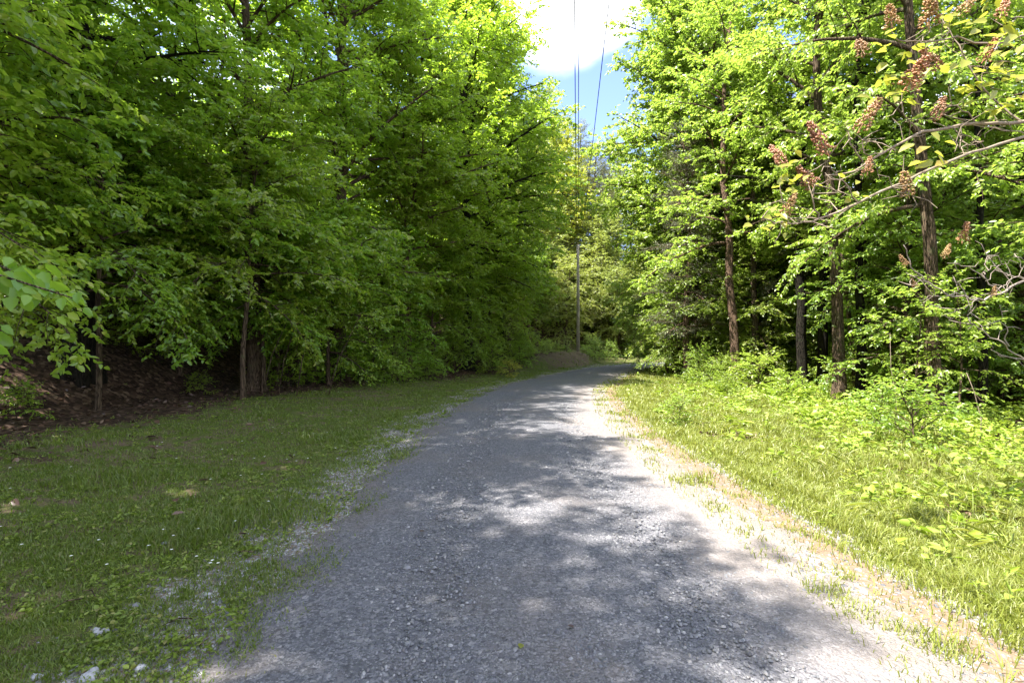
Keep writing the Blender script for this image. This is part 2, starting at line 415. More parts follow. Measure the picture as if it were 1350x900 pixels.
# stony fringe along the gravel
vs = N.voro(tc, 34); ss = N.n('ShaderNodeSeparateColor'); N.link(vs.outputs['Color'], ss.inputs[0])
stone = N.ramp(ss.outputs[0], [(0, (.12, .11, .105)), (.6, (.27, .26, .255)), (1, (.46, .45, .44))])
ab = N.math('ABSOLUTE', sd_a)
fr = N.math('ADD', N.range(ab, 1.9, 3.3, 1, 0, False), N.math('MULTIPLY', N.math('SUBTRACT', nmid, .5), 1.5))
c = N.mix(N.range(fr, .42, .62), c, N.mix(N.range(nfin, .45, .6), stone, soil))
# orange sandy strip on the right edge
st = N.math('MULTIPLY', N.range(sd_a, 1.8, 2.1), N.range(sd_a, 2.25, 2.55, 1, 0))
st = N.math('ADD', st, N.math('MULTIPLY', N.math('SUBTRACT', nbig, .5), 1.3))
sand = N.ramp(nfin, [(.3, (.15, .105, .07)), (.7, (.215, .155, .105))])
c = N.mix(N.range(N.math('MULTIPLY', st, N.range(sd_a, .9, 1.6)), .5, .8), c, sand)
# bare earth of the cut bank
ba = attr('bank')
c = N.mix(N.range(N.math('ADD', ba, N.math('MULTIPLY', N.math('SUBTRACT', nmid, .5), .9)), .4, .7), c, N.ramp(nfin, [(.3, (.06, .042, .026)), (.7, (.17, .13, .085))]))
hgt = N.math('ADD', N.math('MULTIPLY', nfin, .6), N.math('MULTIPLY', vl.outputs['Distance'], .5))
N.out(N.diffuse(c, .95, N.bump(hgt, .9, .03), .15))
gm = mb.mesh('ground', m, True)
def forest_mask(x, y, sd):
    lf = smooth(-sd, 6.1, 8.2) if True else 0
    near = 1 - smooth(y, 33, 36) * (1 - smooth(np.abs(sd), 9, 13)); lf = near * smooth(-sd - .9 * wob(x, y, .45) + 2.6 * smooth(y, 12, 26) + .7 * wob(x, y, 1.9, 4), 5.4, 8.2)
    rf = smooth(sd - 1.0 * wob(x, y, .5, 2), 7.2, 9.2)
    pt = sum(a_ * np.exp(-((x - px_) ** 2 + ((y - py_) * 1.2) ** 2) / r_ ** 2) for px_, py_, r_, a_ in ((5.4, 6.8, .75, 1), (6.5, 8.3, .7, .9), (4.1, 9.3, .7, .8), (5.9, 5.6, .5, .8), (4.4, 12.0, .8, .7), (4.7, 4.9, .35, .7)))
    pt = np.clip(pt * (1 + .6 * wob(x, y, 3.3, 6)), 0, .95)
    return np.maximum(np.maximum(lf, rf), pt)
def bank_mask(x, y, sd): return smooth(-sd, 2.3, 2.8) * (1 - smooth(-sd, 4.0, 5.5)) * smooth(y, 28, 32) * (1 - smooth(x, 4.5, 6.5))
for nm, v in (('road_distance', sdg), ('forest', forest_mask(gx, gy, sdg)), ('bank', bank_mask(gx, gy, sdg))):
    a = gm.attributes.new(nm, 'FLOAT', 'POINT'); a.data.foreach_set('value', v.astype(np.float32).ravel())
tag(link('ground', gm), kind='structure')

# ------------------------------------------------------------------ the gravel road
def gravel_mat():
    m, nt = newmat('gravel'); N = NT(nt)
    tc = N.n('ShaderNodeTexCoord').outputs['Object']
    warp = N.n('ShaderNodeVectorMath', operation='ADD'); N.link(tc, warp.inputs[0])
    nz = N.n('ShaderNodeTexNoise'); nz.inputs['Scale'].default_value = 30; N.link(tc, nz.inputs['Vector'])
    sc_ = N.n('ShaderNodeVectorMath', operation='SCALE'); sc_.inputs['Scale'].default_value = .02; N.link(nz.outputs['Color'], sc_.inputs[0]); N.link(sc_.outputs[0], warp.inputs[1])
    V = warp.outputs[0]
    a = N.voro(V, 58); b = N.voro(V, 110); d = N.voro(V, 30)
    def ch(v, i): s = N.n('ShaderNodeSeparateColor'); N.link(v.outputs['Color'], s.inputs[0]); return s.outputs[i]
    big = N.noise(tc, .55, 4, .6); mid = N.noise(tc, 3.2, 4, .6); fin = N.noise(tc, 160, 2, .7)
    c1 = N.ramp(ch(a, 0), [(0, (.075, .078, .085)), (.55, (.165, .17, .185)), (.85, (.25, .25, .26)), (1, (.40, .395, .39))])
    c2 = N.ramp(ch(b, 1), [(0, (.085, .088, .095)), (.6, (.2, .205, .215)), (1, (.38, .38, .38))])
    c = N.mix(N.range(N.math('ADD', ch(a, 2), N.math('MULTIPLY', mid, .6)), .75, .85), c1, c2)
    c3 = N.ramp(ch(d, 0), [(0, (.14, .14, .15)), (.7, (.25, .25, .255)), (1, (.44, .43, .42))])
    c = N.mix(N.math('GREATER_THAN', ch(d, 1), .9), c, c3)
    c = N.mix(N.math('MULTIPLY', N.range(big, .45, .7), .38), c, (.30, .245, .19, 1))
    cr = N.n('ShaderNodeAttribute', attribute_name='across').outputs['Fac']
    edge = N.range(N.math('ADD', N.math('ABSOLUTE', cr), N.math('MULTIPLY', N.math('SUBTRACT', mid, .5), .5)), .72, 1.0)
    right = N.range(N.math('ADD', cr, N.math('MULTIPLY', N.math('SUBTRACT', big, .5), .7)), .35, .8)
    c = N.mix(N.math('MULTIPLY', right, .62), c, (.44, .375, .30, 1))
    c = N.mix(N.math('MULTIPLY', edge, .42), c, (.22, .165, .11, 1))
    dust = N.mix(N.math('MULTIPLY', fin, .35), c, (.24, .235, .235, 1))
    dust = N.mix(1.0, dust, (.62, .61, .64, 1), 'MULTIPLY')
    h = N.math('ADD', N.math('MULTIPLY', a.outputs['Distance'], -1.0), N.math('MULTIPLY', d.outputs['Distance'], -.5))
    h = N.math('ADD', h, N.math('MULTIPLY', b.outputs['Distance'], -.5))
    N.out(N.diffuse(dust, .88, N.bump(h, .85, .012), .3)); return m
M['gravel'] = gravel_mat()
ar = np.concatenate([[0], np.cumsum(np.linalg.norm(np.diff(RC, axis=0), axis=1))])
L_ = []; s = 0
while s < ar[-1] - 22:
    L_.append(s); yy = np.interp(s, ar, RC[:, 1]); s += .1 if 0 < yy < 12 else (.25 if yy < 45 and yy > -5 else 1.0)
L_ = np.array(L_); cx = np.interp(L_, ar, RC[:, 0]); cy = np.interp(L_, ar, RC[:, 1])
tx = np.interp(L_, ar, RT[:, 0]); ty = np.interp(L_, ar, RT[:, 1]); nn_ = np.hypot(tx, ty); tx /= nn_; ty /= nn_
nc = 41; cr = np.linspace(-1, 1, nc)
wl = hw(cy) * (1 + .04 * wob(L_, L_ * 0, .9) + .05 * wob(L_, L_ * 0 + 3, 3.1) + .03 * R.normal(0, 1, len(L_)))
wr = hw(cy) * (1.02 + .05 * wob(L_, L_ * 0, .8, 4) + .05 * wob(L_, L_ * 0 + 9, 2.7) + .03 * R.normal(0, 1, len(L_)))
W2 = np.where(cr[None, :] < 0, wl[:, None], wr[:, None]) * cr[None, :]
X = cx[:, None] + ty[:, None] * W2; Y = cy[:, None] - tx[:, None] * W2
Z = terrain(X, Y, W2) + .006 - .02 * np.exp(-((np.abs(W2) - .85) / .32) ** 2) + .008 * wob(X, Y, 1.7) + .004 * wob(X, Y, 7, 2)
Z = Z * 1 + .0; Z -= .012 * smooth(np.abs(cr)[None, :], .93, 1.0)
nr = len(L_); I = np.arange((nr - 1) * nc).reshape(nr - 1, nc)[:, :-1]
mb = MB(); mb.add(np.stack([X, Y, Z], -1).reshape(-1, 3), np.stack([I, I + 1, I + nc + 1, I + nc], -1).reshape(-1, 4))
rm = mb.mesh('gravel_road', M['gravel'], True)
a = rm.attributes.new('across', 'FLOAT', 'POINT'); a.data.foreach_set('value', np.broadcast_to(cr, (nr, nc)).astype(np.float32).ravel())
tag(link('gravel_road', rm), kind='structure')

# ------------------------------------------------------------------ loose gravel, stones
def stones(mb, p, r, g):
    """faceted pebbles: squashed jittered octahedra with a mid ring"""
    n = len(p); k = 6; a = np.arange(k) * 2 * math.pi / k
    rot = g.uniform(0, 6.28, (n, 1)); el = g.uniform(.6, 1.3, (n, 1)); j = g.uniform(.75, 1.2, (n, k, 2))
    lo = np.stack([np.cos(a + rot) * el, np.sin(a + rot) / el, np.zeros((n, k)) - .15], -1); lo[:, :, :2] *= j
    hi = lo * np.array([.72, .72, 1]); hi[:, :, 2] = .42 + g.uniform(-.18, .18, (n, k))
    top = np.stack([g.normal(0, .15, n), g.normal(0, .15, n), np.full(n, .62) + g.uniform(-.1, .12, n)], -1)[:, None]
    v = np.concatenate([lo, hi, top], 1) * r[:, None, None] + p[:, None]
    b = np.arange(n)[:, None, None] * (2 * k + 1); s = np.arange(k); e = (s + 1) % k
    q = (b + np.stack([s, e, e + k, s + k], -1)[None]).reshape(-1, 4)
    t = (b + np.stack([s + k, e + k, np.full(k, 2 * k)], -1)[None]).reshape(-1, 3)
    mb.add(v.reshape(-1, 3), q, t)
def stone_mat(name, stops, warm=(.3, .24, .18)):
    m, nt = newmat(name); N = NT(nt); g = N.n('ShaderNodeNewGeometry'); tc = N.n('ShaderNodeTexCoord').outputs['Object']
    c = N.ramp(g.outputs['Random Per Island'], stops)
    n = N.noise(tc, 60, 3, .6); c = N.mix(N.math('MULTIPLY', N.range(n, .5, .75), .45), c, col4(warm))
    N.out(N.diffuse(c, .85, N.bump(n, .5, .01), .3)); return m
M['stone'] = stone_mat('loose_stone', [(0, (.07, .072, .08)), (.5, (.135, .14, .15)), (.85, (.2, .2, .21)), (1, (.32, .315, .31))])
M['stone_pale'] = stone_mat('pale_limestone', [(0, (.27, .27, .28)), (1, (.40, .40, .41))], (.12, .11, .08))
mb = MB()
n = 26000
d = 1.9 * np.exp(R.uniform(0, 1, n) * math.log(14 / 1.9)); s_ = np.clip(R.normal(0, .62, n), -1.25, 1.3) * 2.05
w = R.uniform(0, 1, n); s_ = np.where(w < .38, np.sign(s_) * R.normal(2.0, .32, n), s_)
px = np.interp(d, RC[:, 1], RC[:, 0]) + s_
pz = terrain(px, d) - .002
rr = np.clip(R.lognormal(math.log(.0062), .36, n), .004, .022) * (1 + d / 14)
stones(mb, np.stack([px, d, pz], -1), rr, R)
tag(link('loose_gravel', mb.mesh('loose_gravel', M['stone'], False)), 'loose grey gravel strewn over the road and spilling into its grassy edges', 'gravel', kind='stuff')

# ------------------------------------------------------------------ grass and weeds
def blade_mat(name, a, b, dry, tr):
    return leaf_mat(name, a, b, dry, tr, .35, .03, .5)
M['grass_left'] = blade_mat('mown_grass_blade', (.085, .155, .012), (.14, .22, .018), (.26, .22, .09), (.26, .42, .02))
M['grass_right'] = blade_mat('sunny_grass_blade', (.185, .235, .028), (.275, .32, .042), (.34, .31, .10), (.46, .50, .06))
M['weed'] = blade_mat('weed_leaf', (.14, .22, .02), (.20, .29, .03), (.26, .31, .04), (.40, .56, .04))
M['litter'] = leaf_mat('fallen_brown_leaf', (.035, .02, .013), (.095, .056, .036), (.18, .125, .085), (.1, .06, .03), .15, .03)
def blades(mb, x, y, z, h, w, lean, g):
    n = len(x); az = g.uniform(0, 6.28, n); az2 = g.uniform(0, 6.28, n)
    s = np.stack([np.cos(az), np.sin(az), np.zeros(n)], -1) * w[:, None]; ln = np.stack([np.cos(az2), np.sin(az2), np.zeros(n)], -1)
    p = np.stack([x, y, z - .01], -1); up = np.array([0, 0, 1.0])
    m1 = p + up * (h * .6)[:, None] + ln * (h * lean * .35)[:, None]; tp = p + up * (h * (1 - .35 * lean))[:, None] + ln * (h * lean)[:, None]
    v = np.stack([p - s, p + s, m1 + s * .75, m1 - s * .75, tp], 1).reshape(-1, 3)
    b = np.arange(n)[:, None] * 5
    mb.add(v, b + np.array([[0, 1, 2, 3]]), b + np.array([[3, 2, 4]]))
def scatter_left(n, d0, d1):
    d = d0 * np.exp(R.uniform(0, 1, n) * math.log(d1 / d0)); x = R.uniform(-1.08, .02, n) * d
    x = np.where(R.uniform(0, 1, n) < .35, np.interp(d, RC[:, 1], RC[:, 0]) - 1.7 - np.abs(R.normal(0, 1.2, n)), x)
    return x, d
mb = MB(); x, y = scatter_left(420000, 2.0, 40)
sd = road_sd(x, y); keep = sd < -1.55
keep &= R.uniform(0, 1, len(x)) < smooth(-sd, 1.6, 3.4) * .85 + .06 + .35 * (wob(x, y, 1.6) > .25)
keep &= (wob(x, y, 1.1, 6) + .6 * wob(x, y, 3.4, 1) > -.35) | (R.uniform(0, 1, len(x)) < .3)
keep &= R.uniform(0, 1, len(x)) > forest_mask(x, y, sd) * 1.02
keep &= R.uniform(0, 1, len(x)) > bank_mask(x, y, sd) * .2
keep &= (wob(x, y, .75, 12) + .5 * wob(x, y, 2.2, 4) < .62) | (R.uniform(0, 1, len(x)) < .35)
keep &= np.abs(x) < 22
x = x[keep]; y = y[keep]; z = terrain(x, y, sd[keep])
tall = 1 + 1.6 * (wob(x, y, .9, 9) > .45) * R.uniform(0, 1, len(x))
blades(mb, x, y, z, R.uniform(.02, .06, len(x)) * tall, (.0016 + .0006 * y) * R.uniform(.6, 1.3, len(x)), R.uniform(.2, 1.1, len(x)), R)
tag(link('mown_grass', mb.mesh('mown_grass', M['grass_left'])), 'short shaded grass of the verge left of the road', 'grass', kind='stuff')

mb = MB(); n = 430000
d = 2.2 * np.exp(R.uniform(0, 1, n) * math.log(42 / 2.2)); s_ = 1.5 + np.abs(R.normal(0, 1, n)) ** 1.0 * 3.6
k = np.searchsorted(RC[:, 1], d).clip(0, len(RC) - 1)
x = RC[k, 0] + RT[k, 1] * s_; y = d - RT[k, 0] * s_
ok = (y > 1.5); x = x[ok]; y = y[ok]
sd = road_sd(x, y); dens = smooth(sd, 2.15, 2.9) + .05 + .22 * (wob(x, y, 2.3) > .35) * (sd > 1.6)
keep = (R.uniform(0, 1, len(x)) < dens) & (sd > 1.45) & (R.uniform(0, 1, len(x)) > .8 * forest_mask(x, y, sd))
keep &= (wob(x, y, .9, 2) + .6 * wob(x, y, 2.9, 5) > -.7) | (R.uniform(0, 1, len(x)) < .3)
x = x[keep]; y = y[keep]; sd = sd[keep]; z = terrain(x, y, sd)
hh = R.uniform(.04, .13, len(x)) * (1 + .9 * smooth(sd, 3.2, 5.5) + .9 * (wob(x, y, 1.3, 3) > .2) * R.uniform(0, 1, len(x)))
hh *= np.where(sd < 2.6, .7, 1)
blades(mb, x, y, z, hh, (.0018 + .0006 * y) * R.uniform(.6, 1.3, len(x)), R.uniform(.2, .95, len(x)), R)
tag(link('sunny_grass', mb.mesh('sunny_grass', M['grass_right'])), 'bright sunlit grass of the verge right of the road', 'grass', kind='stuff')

def weed_patch(x, y, sd, h, L, g, nl=9):
    L = L * np.exp(g.normal(0, .24, len(x))); asp = g.choice([.28, .45, .62, .8], len(x))
    mb = MB(); z = terrain(x, y, sd); n = len(x)
    for k in range(nl):
        t = g.uniform(.15, 1, n) * h; az = g.uniform(0, 6.28, n)
        ax = np.stack([np.cos(az), np.sin(az), g.normal(.15, .3, n)], -1)
        off = np.stack([np.cos(az), np.sin(az), np.zeros(n)], -1) * (g.uniform(.0, .3, n) * h)[:, None]
        leaves(mb, np.stack([x, y, z + t], -1) + off, ax, np.array([0, 0, 1.]) + g.normal(0, .6, (n, 3)), L * g.uniform(.6, 1.3, n), L * asp * g.uniform(.8, 1.15, n))
    return mb
n = 24000; d = 2.6 * np.exp(R.uniform(0, 1, n) * math.log(34 / 2.6)); s_ = 2.5 + R.uniform(0, 1, n) ** .9 * 15
x = np.interp(d, RC[:, 1], RC[:, 0]) + s_; sd = road_sd(x, d)
dens = smooth(sd, 3.3, 5.2) * np.clip(.55 + 1.1 * wob(x, d, .9, 7) + .7 * wob(x, d, 2.6, 3), .03, 1) + .04
keep = R.uniform(0, 1, n) < dens * (1 - .25 * forest_mask(x, d, sd) * (sd > 7.5) - .85 * forest_mask(x, d, sd) * (sd <= 7.5))
x = x[keep]; d = d[keep]; sd = sd[keep]
mb = weed_patch(x, d, sd, R.uniform(.05, .38, len(x)) * (1 + .5 * wob(x, d, 1.4, 1)) * (.5 + .6 * smooth(sd, 3.4, 6.5)), .055 + .004 * d, R)
tag(link('weeds', mb.mesh('weeds', M['weed'], True)), 'low leafy weeds covering the right verge up to the wood', 'weeds', kind='stuff')
TW = MB()
x, d = scatter_left(6500, 2.1, 22); sd = road_sd(x, d)
keep = (sd < -1.9) & (wob(x, d, 1.5, 2) > -.1) & (np.abs(x) < 16) & (R.uniform(0, 1, len(x)) > .85 * forest_mask(x, d, sd))
x = x[keep]; d = d[keep]; sd = sd[keep]
mb = weed_patch(x, d, sd, R.uniform(.015, .05, len(x)), .02 + .0016 * d, R, 6)
for q in range(26):
    d_ = 2.6 * math.exp(random.random() * math.log(14 / 2.6)); x_ = random.uniform(-1.05, -.1) * d_
    if float(road_sd(x_, d_)[0]) > -1.7: continue
    a_ = random.uniform(0, 6.28); l_ = random.uniform(.05, .16); z_ = float(terrain(x_, d_)[0]) + .03
    tube(TW, [(x_, d_, z_), (x_ + .5 * l_ * math.cos(a_), d_ + .5 * l_ * math.sin(a_), z_ + .015), (x_ + l_ * math.cos(a_ + .3), d_ + l_ * math.sin(a_ + .3), z_ + .005)], [.004, .0035, .002], 4)
tag(link('fallen_twigs', TW.mesh('fallen_twigs', M['bark'])), 'small dead twigs fallen in the left verge grass', 'twigs', kind='stuff')
tag(link('clover', mb.mesh('clover', M['grass_left'], True)), 'small clover leaves growing through the left verge grass', 'clover', kind='stuff')
n = 3000; d = 2.8 * np.exp(R.uniform(0, 1, n) * math.log(28 / 2.8)); s_ = 2.3 + R.uniform(0, 1, n) ** .8 * 7.5
x = np.interp(d, RC[:, 1], RC[:, 0]) + s_; sd = road_sd(x, d)
k = R.uniform(0, 1, n) < smooth(sd, 2.4, 4.2) * np.clip(.35 + wob(x, d, 1.2, 11), .05, 1); x = x[k]; d = d[k]; sd = sd[k]; n = len(x)
mb = MB(); z = terrain(x, d, sd); h = R.uniform(.15, .4, n); az = R.uniform(0, 6.28, n)
blades(mb, x, d, z, h, .0022 + .0004 * d, R.uniform(.1, .7, n), R)
for q in range(5):
    az = R.uniform(0, 6.28, n); tt = R.uniform(.05, .55, n) * h
    leaves(mb, np.stack([x + R.normal(0, .05, n), d + R.normal(0, .05, n), z + tt], -1), np.stack([np.cos(az), np.sin(az), R.uniform(.2, 1.2, n)], -1), np.array([0, 0, 1.]) + R.normal(0, .5, (n, 3)), R.uniform(.08, .22, n), R.uniform(.010, .022, n), 0, .1, .35)
tag(link('tall_grass', mb.mesh('tall_grass', M['grass_right'])), 'taller stalks and long narrow leaves sticking up among the right verge weeds', 'tall grass', kind='stuff')
# forest floor leaf litter
n = 66000; x = R.uniform(-30, 30, n); y = R.uniform(1, 46, n); x[:6000] = R.uniform(3, 8, 6000); y[:6000] = R.uniform(4, 14, 6000); sd = road_sd(x, y)
keep = (R.uniform(0, 1, n) < forest_mask(x, y, sd) + .015) & (np.abs(sd) > 2.2)
# (patches of litter on the sunny verge come from the same mask)
x = x[keep]; y = y[keep]; z = terrain(x, y, sd[keep]); az = R.uniform(0, 6.28, len(x))
mb = MB(); leaves(mb, np.stack([x, y, z + R.uniform(.005, .05, len(x))], -1), np.stack([np.cos(az), np.sin(az), R.normal(0, .3, len(x))], -1),
                  np.array([0, 0, 1.]) + R.normal(0, .45, (len(x), 3)), R.uniform(.07, .15, len(x)), R.uniform(.04, .09, len(x)))
tag(link('leaf_litter', mb.mesh('leaf_litter', M['litter'])), 'brown fallen leaves carpeting the forest floor on both sides', 'leaf litter', kind='stuff')

# ------------------------------------------------------------------ trees, left side
G_edge = 'tall leafy trees along the left edge of the road'
tree('edge_a', 'broadleaf_tree', at(103, 11.3), 11.3, 'thick dark-trunked tree at far left, the stoutest trunk on the left side', s=1.05, rz=.4, bark='bark_dark')
tree('edge_a', 'broadleaf_tree', at(536, 21.5), 21.5, 'slim tree with a pinkish-brown lit lower trunk on the left bank', s=.95, rz=2.2, bark='bark_red')
for i, (x, y, k, s, rz) in enumerate([(-8.2, -8, 'edge_gap', 1.0, 1), (-8.9, -3.4, 'edge_gap', 1.0, 2.1), (-8.3, .6, 'edge_gap', .99, 4.6), (-8.0, 4.6, 'edge_gap', 1.02, .3),
        (-9.6, 8.7, 'edge_gap', 1.08, 5.1), (-7.3, 14.6, 'edge_gap', 1.05, 1.2), (-6.2, 18.4, 'edge_a', 1.15, 4.0), (-2.2, 26.0, 'edge_b', 1.34, 2.9),
        (-1.6, 30.2, 'edge_a', 1.25, .8), (-.6, 34, 'edge_b', 1.3, 3.6), (-2.6, 39.5, 'edge_a', 1.0, 5.6)]):
    tree(k, 'broadleaf_tree', x, y, 'tall leafy tree in the front row of the wood left of the road', group=G_edge, s=s, rz=rz)
for i, (x, y, k, s) in enumerate([(-7.4, 16.2, 'under_c', 1.0), (-6.0, 16.8, 'under_b', .9), (-5.0, 20.0, 'under_a', 1.0), (-3.6, 22.8, 'under_b', .9), (-2.9, 25.6, 'under_a', 1.0),
        (-1.7, 28.6, 'under_b', .85), (-9.2, 14.2, 'under_c', .95), (-.2, 32.0, 'under_a', .85), (-8.6, 10.6, 'under_c', .95), (-10.9, 12.0, 'under_c', .85), (-8.8, 7.0, 'under_c', 1.0), (-6.6, 12.6, 'under_c', 1.0), (-12.4, 12.2, 'under_c', .95),
        (-14.2, 14.8, 'under_a', 1.0), (-11.2, 16.2, 'under_b', 1.0), (-14.8, 18.5, 'under_b', 1.1), (-8.3, 18.6, 'under_c', 1.1), (-17.5, 16.5, 'under_b', 1.2), (-7.0, 14.4, 'under_c', .9), (-15.0, 14.0, 'under_a', .9), (-12.6, 14.2, 'under_a', .85), (-11.2, 14.4, 'under_a', .75), (-13.6, 12.6, 'under_a', .7), (-16.6, 15.4, 'under_a', 1.0), (-5.6, 32.5, 'under_b', 1.1), (-4.2, 36.5, 'under_b', 1.1), (-2.2, 37.2, 'under_a', 1.0), (-4.6, 41, 'under_b', 1.2), (-1.2, 43.5, 'under_b', 1.2), (1.4, 45.8, 'under_a', 1.2), (-7.5, 29, 'under_b', 1.1), (-6.6, 24.5, 'under_b', 1.1), (-9.5, 22, 'under_b', 1.1), (-12.5, 20.5, 'under_b', 1.1), (-16.8, 22, 'under_b', 1.2), (-13, 25, 'under_b', 1.2), (-10, 31, 'under_b', 1.2), (-20, 20, 'under_b', 1.2)]):
    tree(k, 'understory_tree', x, y, 'small spreading understory tree with low leafy sprays beneath the tall trees left of the road', 'small tree', 'understory trees on the left edge', s=s, leaf='leaf_left', sink=.1)
pts = []
tries = 0
while len(pts) < 17 and tries < 4000:
    tries += 1
    x = random.uniform(-42, -2); y = random.uniform(3, 56)
    s = float(road_sd(x, y)[0])
    if s > -12 or abs(x) > y * 1.15 + 6 or (y > 36 and x > -14): continue
    if all((x - a) ** 2 + (y - b) ** 2 > 12 for a, b in pts): pts.append((x, y))
for x, y in pts:
    tree(random.choice(['tall_a', 'tall_b', 'edge_b', 'thin', 'tall_b']), 'forest_tree', x, y, 'tall tree set back on the wooded slope behind the front row at left', group='trees on the left slope', s=random.uniform(.75, 1.05), leaf='leaf_left')

# ------------------------------------------------------------------ trees, right side
tree('tall_sparse', 'broadleaf_tree', at(968, 19.6), 19.6, 'tree with slightly crooked brown trunk at the grass edge, left of the paired dark trunks', s=1.0, rz=1.0, tilt=(0, .05))
tree('tall_b', 'broadleaf_tree', at(1058, 18.2), 18.2, 'left trunk of the close pair of dark trees at the right wood edge', s=.95, rz=2.0)
tree('tall_b', 'broadleaf_tree', at(1083, 18.6), 18.6, 'right trunk of the close pair of dark trees at the right wood edge', s=1.0, rz=4.3)
tree('tall_a', 'broadleaf_tree', at(1106, 14.4), 14.4, 'straight tree with sunlit brown trunk standing foremost at the right wood edge', s=.76, sz=.95, rz=.5)
tree('tall_sparse', 'broadleaf_tree', at(1238, 11.4), 11.4, 'dark leaning tree with scaly trunk nearest the grass on the far right', s=.8, sz=1.0, rz=2.6, tilt=(0, .06), bark='bark')
tree('tall_a', 'broadleaf_tree', at(1349, 14.5), 14.5, 'very thick brown trunk cut by the right edge of the picture', s=1.5, sz=1.0, rz=4.0, bark='bark_red')
for x, y, s, lb in [(at(905, 22.5), 22.5, .95, 'grey-green cedar at the edge of the grass, nearest the bend on the right'),
                    (at(1062, 21), 21, 1.15, 'taller olive-grey cedar standing behind the paired trunks on the right')]:
    tree('cedar', 'cedar_tree', x, y, lb, 'cedar', s=s)
G_r = 'sunlit trees along the right edge of the road'
for i, (x, y, k, s) in enumerate([(9.2, 24.5, 'edge_c', 1.12), (8.9, 27.4, 'edge_c', 1.26), (13.6, 31.0, 'edge_c', 1.05), (12.5, 34.2, 'edge_c', .8)]):
    tree(k, 'broadleaf_tree', x, y, 'tall sunlit yellow-green tree leafy down to the grass right of the bend', group=G_r, s=s)
pts = []; tries = 0
while len(pts) < 5 and tries < 6000:
    tries += 1
    x = random.uniform(10, 46); y = random.uniform(6, 40)
    s = float(road_sd(x, y)[0])
    if s < 10.5 and not (y < 34 and s > 10.5): continue
    if x > y * 1.1 + 5 or (y > 35): continue
    if all((x - a) ** 2 + (y - b) ** 2 > 12 for a, b in pts) and (x - 14.4) ** 2 + (y - 14.5) ** 2 > 4: pts.append((x, y))
for x, y in pts:
    tree(random.choice(['tall_a', 'tall_b', 'tall_b', 'tall_sparse']), 'forest_tree', x, y, 'slender tree standing deeper inside the right wood', group='trees inside the right wood', s=random.uniform(.7, 1.05), bark=random.choice(['bark', 'bark_dark', 'bark_dark']))
for px, d, k, sx, bk, lb in [(992, 20.5, 'thin', 1.1, 'bark', 'slim trunk just right of the crooked brown tree'), (1022, 21.5, 'thin_b', 1.1, 'bark_dark', 'slim dark trunk left of the close pair'),
        (1131, 15.6, 'thin_b', .95, 'bark', 'slim pale trunk just right of the foremost straight tree'), (1152, 17.5, 'thin', 1.0, 'bark_dark', 'slim dark trunk second right of the foremost straight tree'),
        (1187, 15.2, 'thin', .9, 'bark_dark', 'short dark slim trunk midway between the foremost tree and the leaning one'), (1214, 14.6, 'thin_b', 1.0, 'bark', 'slim trunk immediately left of the dark leaning tree'),
        (1262, 14.2, 'thin_b', 1.1, 'bark', 'slim trunk immediately right of the dark leaning tree'), (1297, 12.4, 'thin', .85, 'bark_dark', 'dark slim trunk between the leaning tree and the very thick trunk'), (1318, 15.8, 'thin_b', 1.1, 'bark_red', 'slim reddish trunk just left of the very thick trunk')]:
    tree(k, 'broadleaf_tree', at(px, d), d, lb, s=sx, bark=bk, tilt=(random.gauss(0, .02), random.gauss(0, .03)))
thin = []
while len(thin) < 24:
    y = random.uniform(13, 40); x = random.uniform(.45, 1.05) * y + 1
    if float(road_sd(x, y)[0]) < 8.5 or any((x - a) ** 2 + (y - b) ** 2 < 2.5 for a, b in pts + thin): continue
    thin.append((x, y))
    tree(random.choice(['thin', 'thin_b']), 'forest_tree', x, y, 'thin-stemmed tree among the many slim trunks of the right wood', group='thin trees of the right wood', s=random.uniform(.8, 1.15), tilt=(random.gauss(0, .03), random.gauss(0, .04)), bark=random.choice(['bark', 'bark_dark']))
for i in range(14):
    x, y = random.choice(pts)
    tree(random.choice(['under_a', 'under_b']), 'understory_tree', x + random.uniform(-1.5, 1.5), y + random.uniform(-1.5, 1.5), 'small leafy understory tree inside the right wood', 'small tree', 'understory trees in the right wood', s=random.uniform(.6, 1.0), leaf='leaf_right')

for x, y, k, s in [(8.3, 23.2, 'under_b', .9), (8.0, 26.4, 'under_b', 1.0), (9.0, 29.6, 'under_b', 1.1), (10.2, 21.2, 'under_a', 1.0), (14.2, 17.0, 'under_b', 1.0),
        (16.5, 19, 'under_b', 1.1), (13.2, 13.0, 'under_a', .8), (17.2, 15.5, 'under_b', 1.0), (11.5, 25, 'under_b', 1.1), (15.4, 12.4, 'under_b', .8), (19, 17, 'under_b', 1.1), (11.0, 31, 'under_b', 1.2)]:
    tree(k, 'understory_tree', x, y, 'small sunlit leafy tree filling in below the tall trees at the right wood edge', 'small tree', 'small trees at the right wood edge', s=s, leaf='leaf_right')

for i in range(30):
    x = random.uniform(9.5, 24); y = random.uniform(12.5, 30)
    if x > y * 1.05 or float(road_sd(x, y)[0]) < 8: continue
    if 1000 < x / y * F + 675 < 1150 and y < 19.5: continue
    tree(random.choice(['under_a', 'under_b', 'sapling']), 'understory_tree', x, y, 'small leafy tree standing in patchy light between the trunks of the right wood', 'small tree', 'small trees between the right trunks', s=random.uniform(.5, .95), leaf='leaf_right')

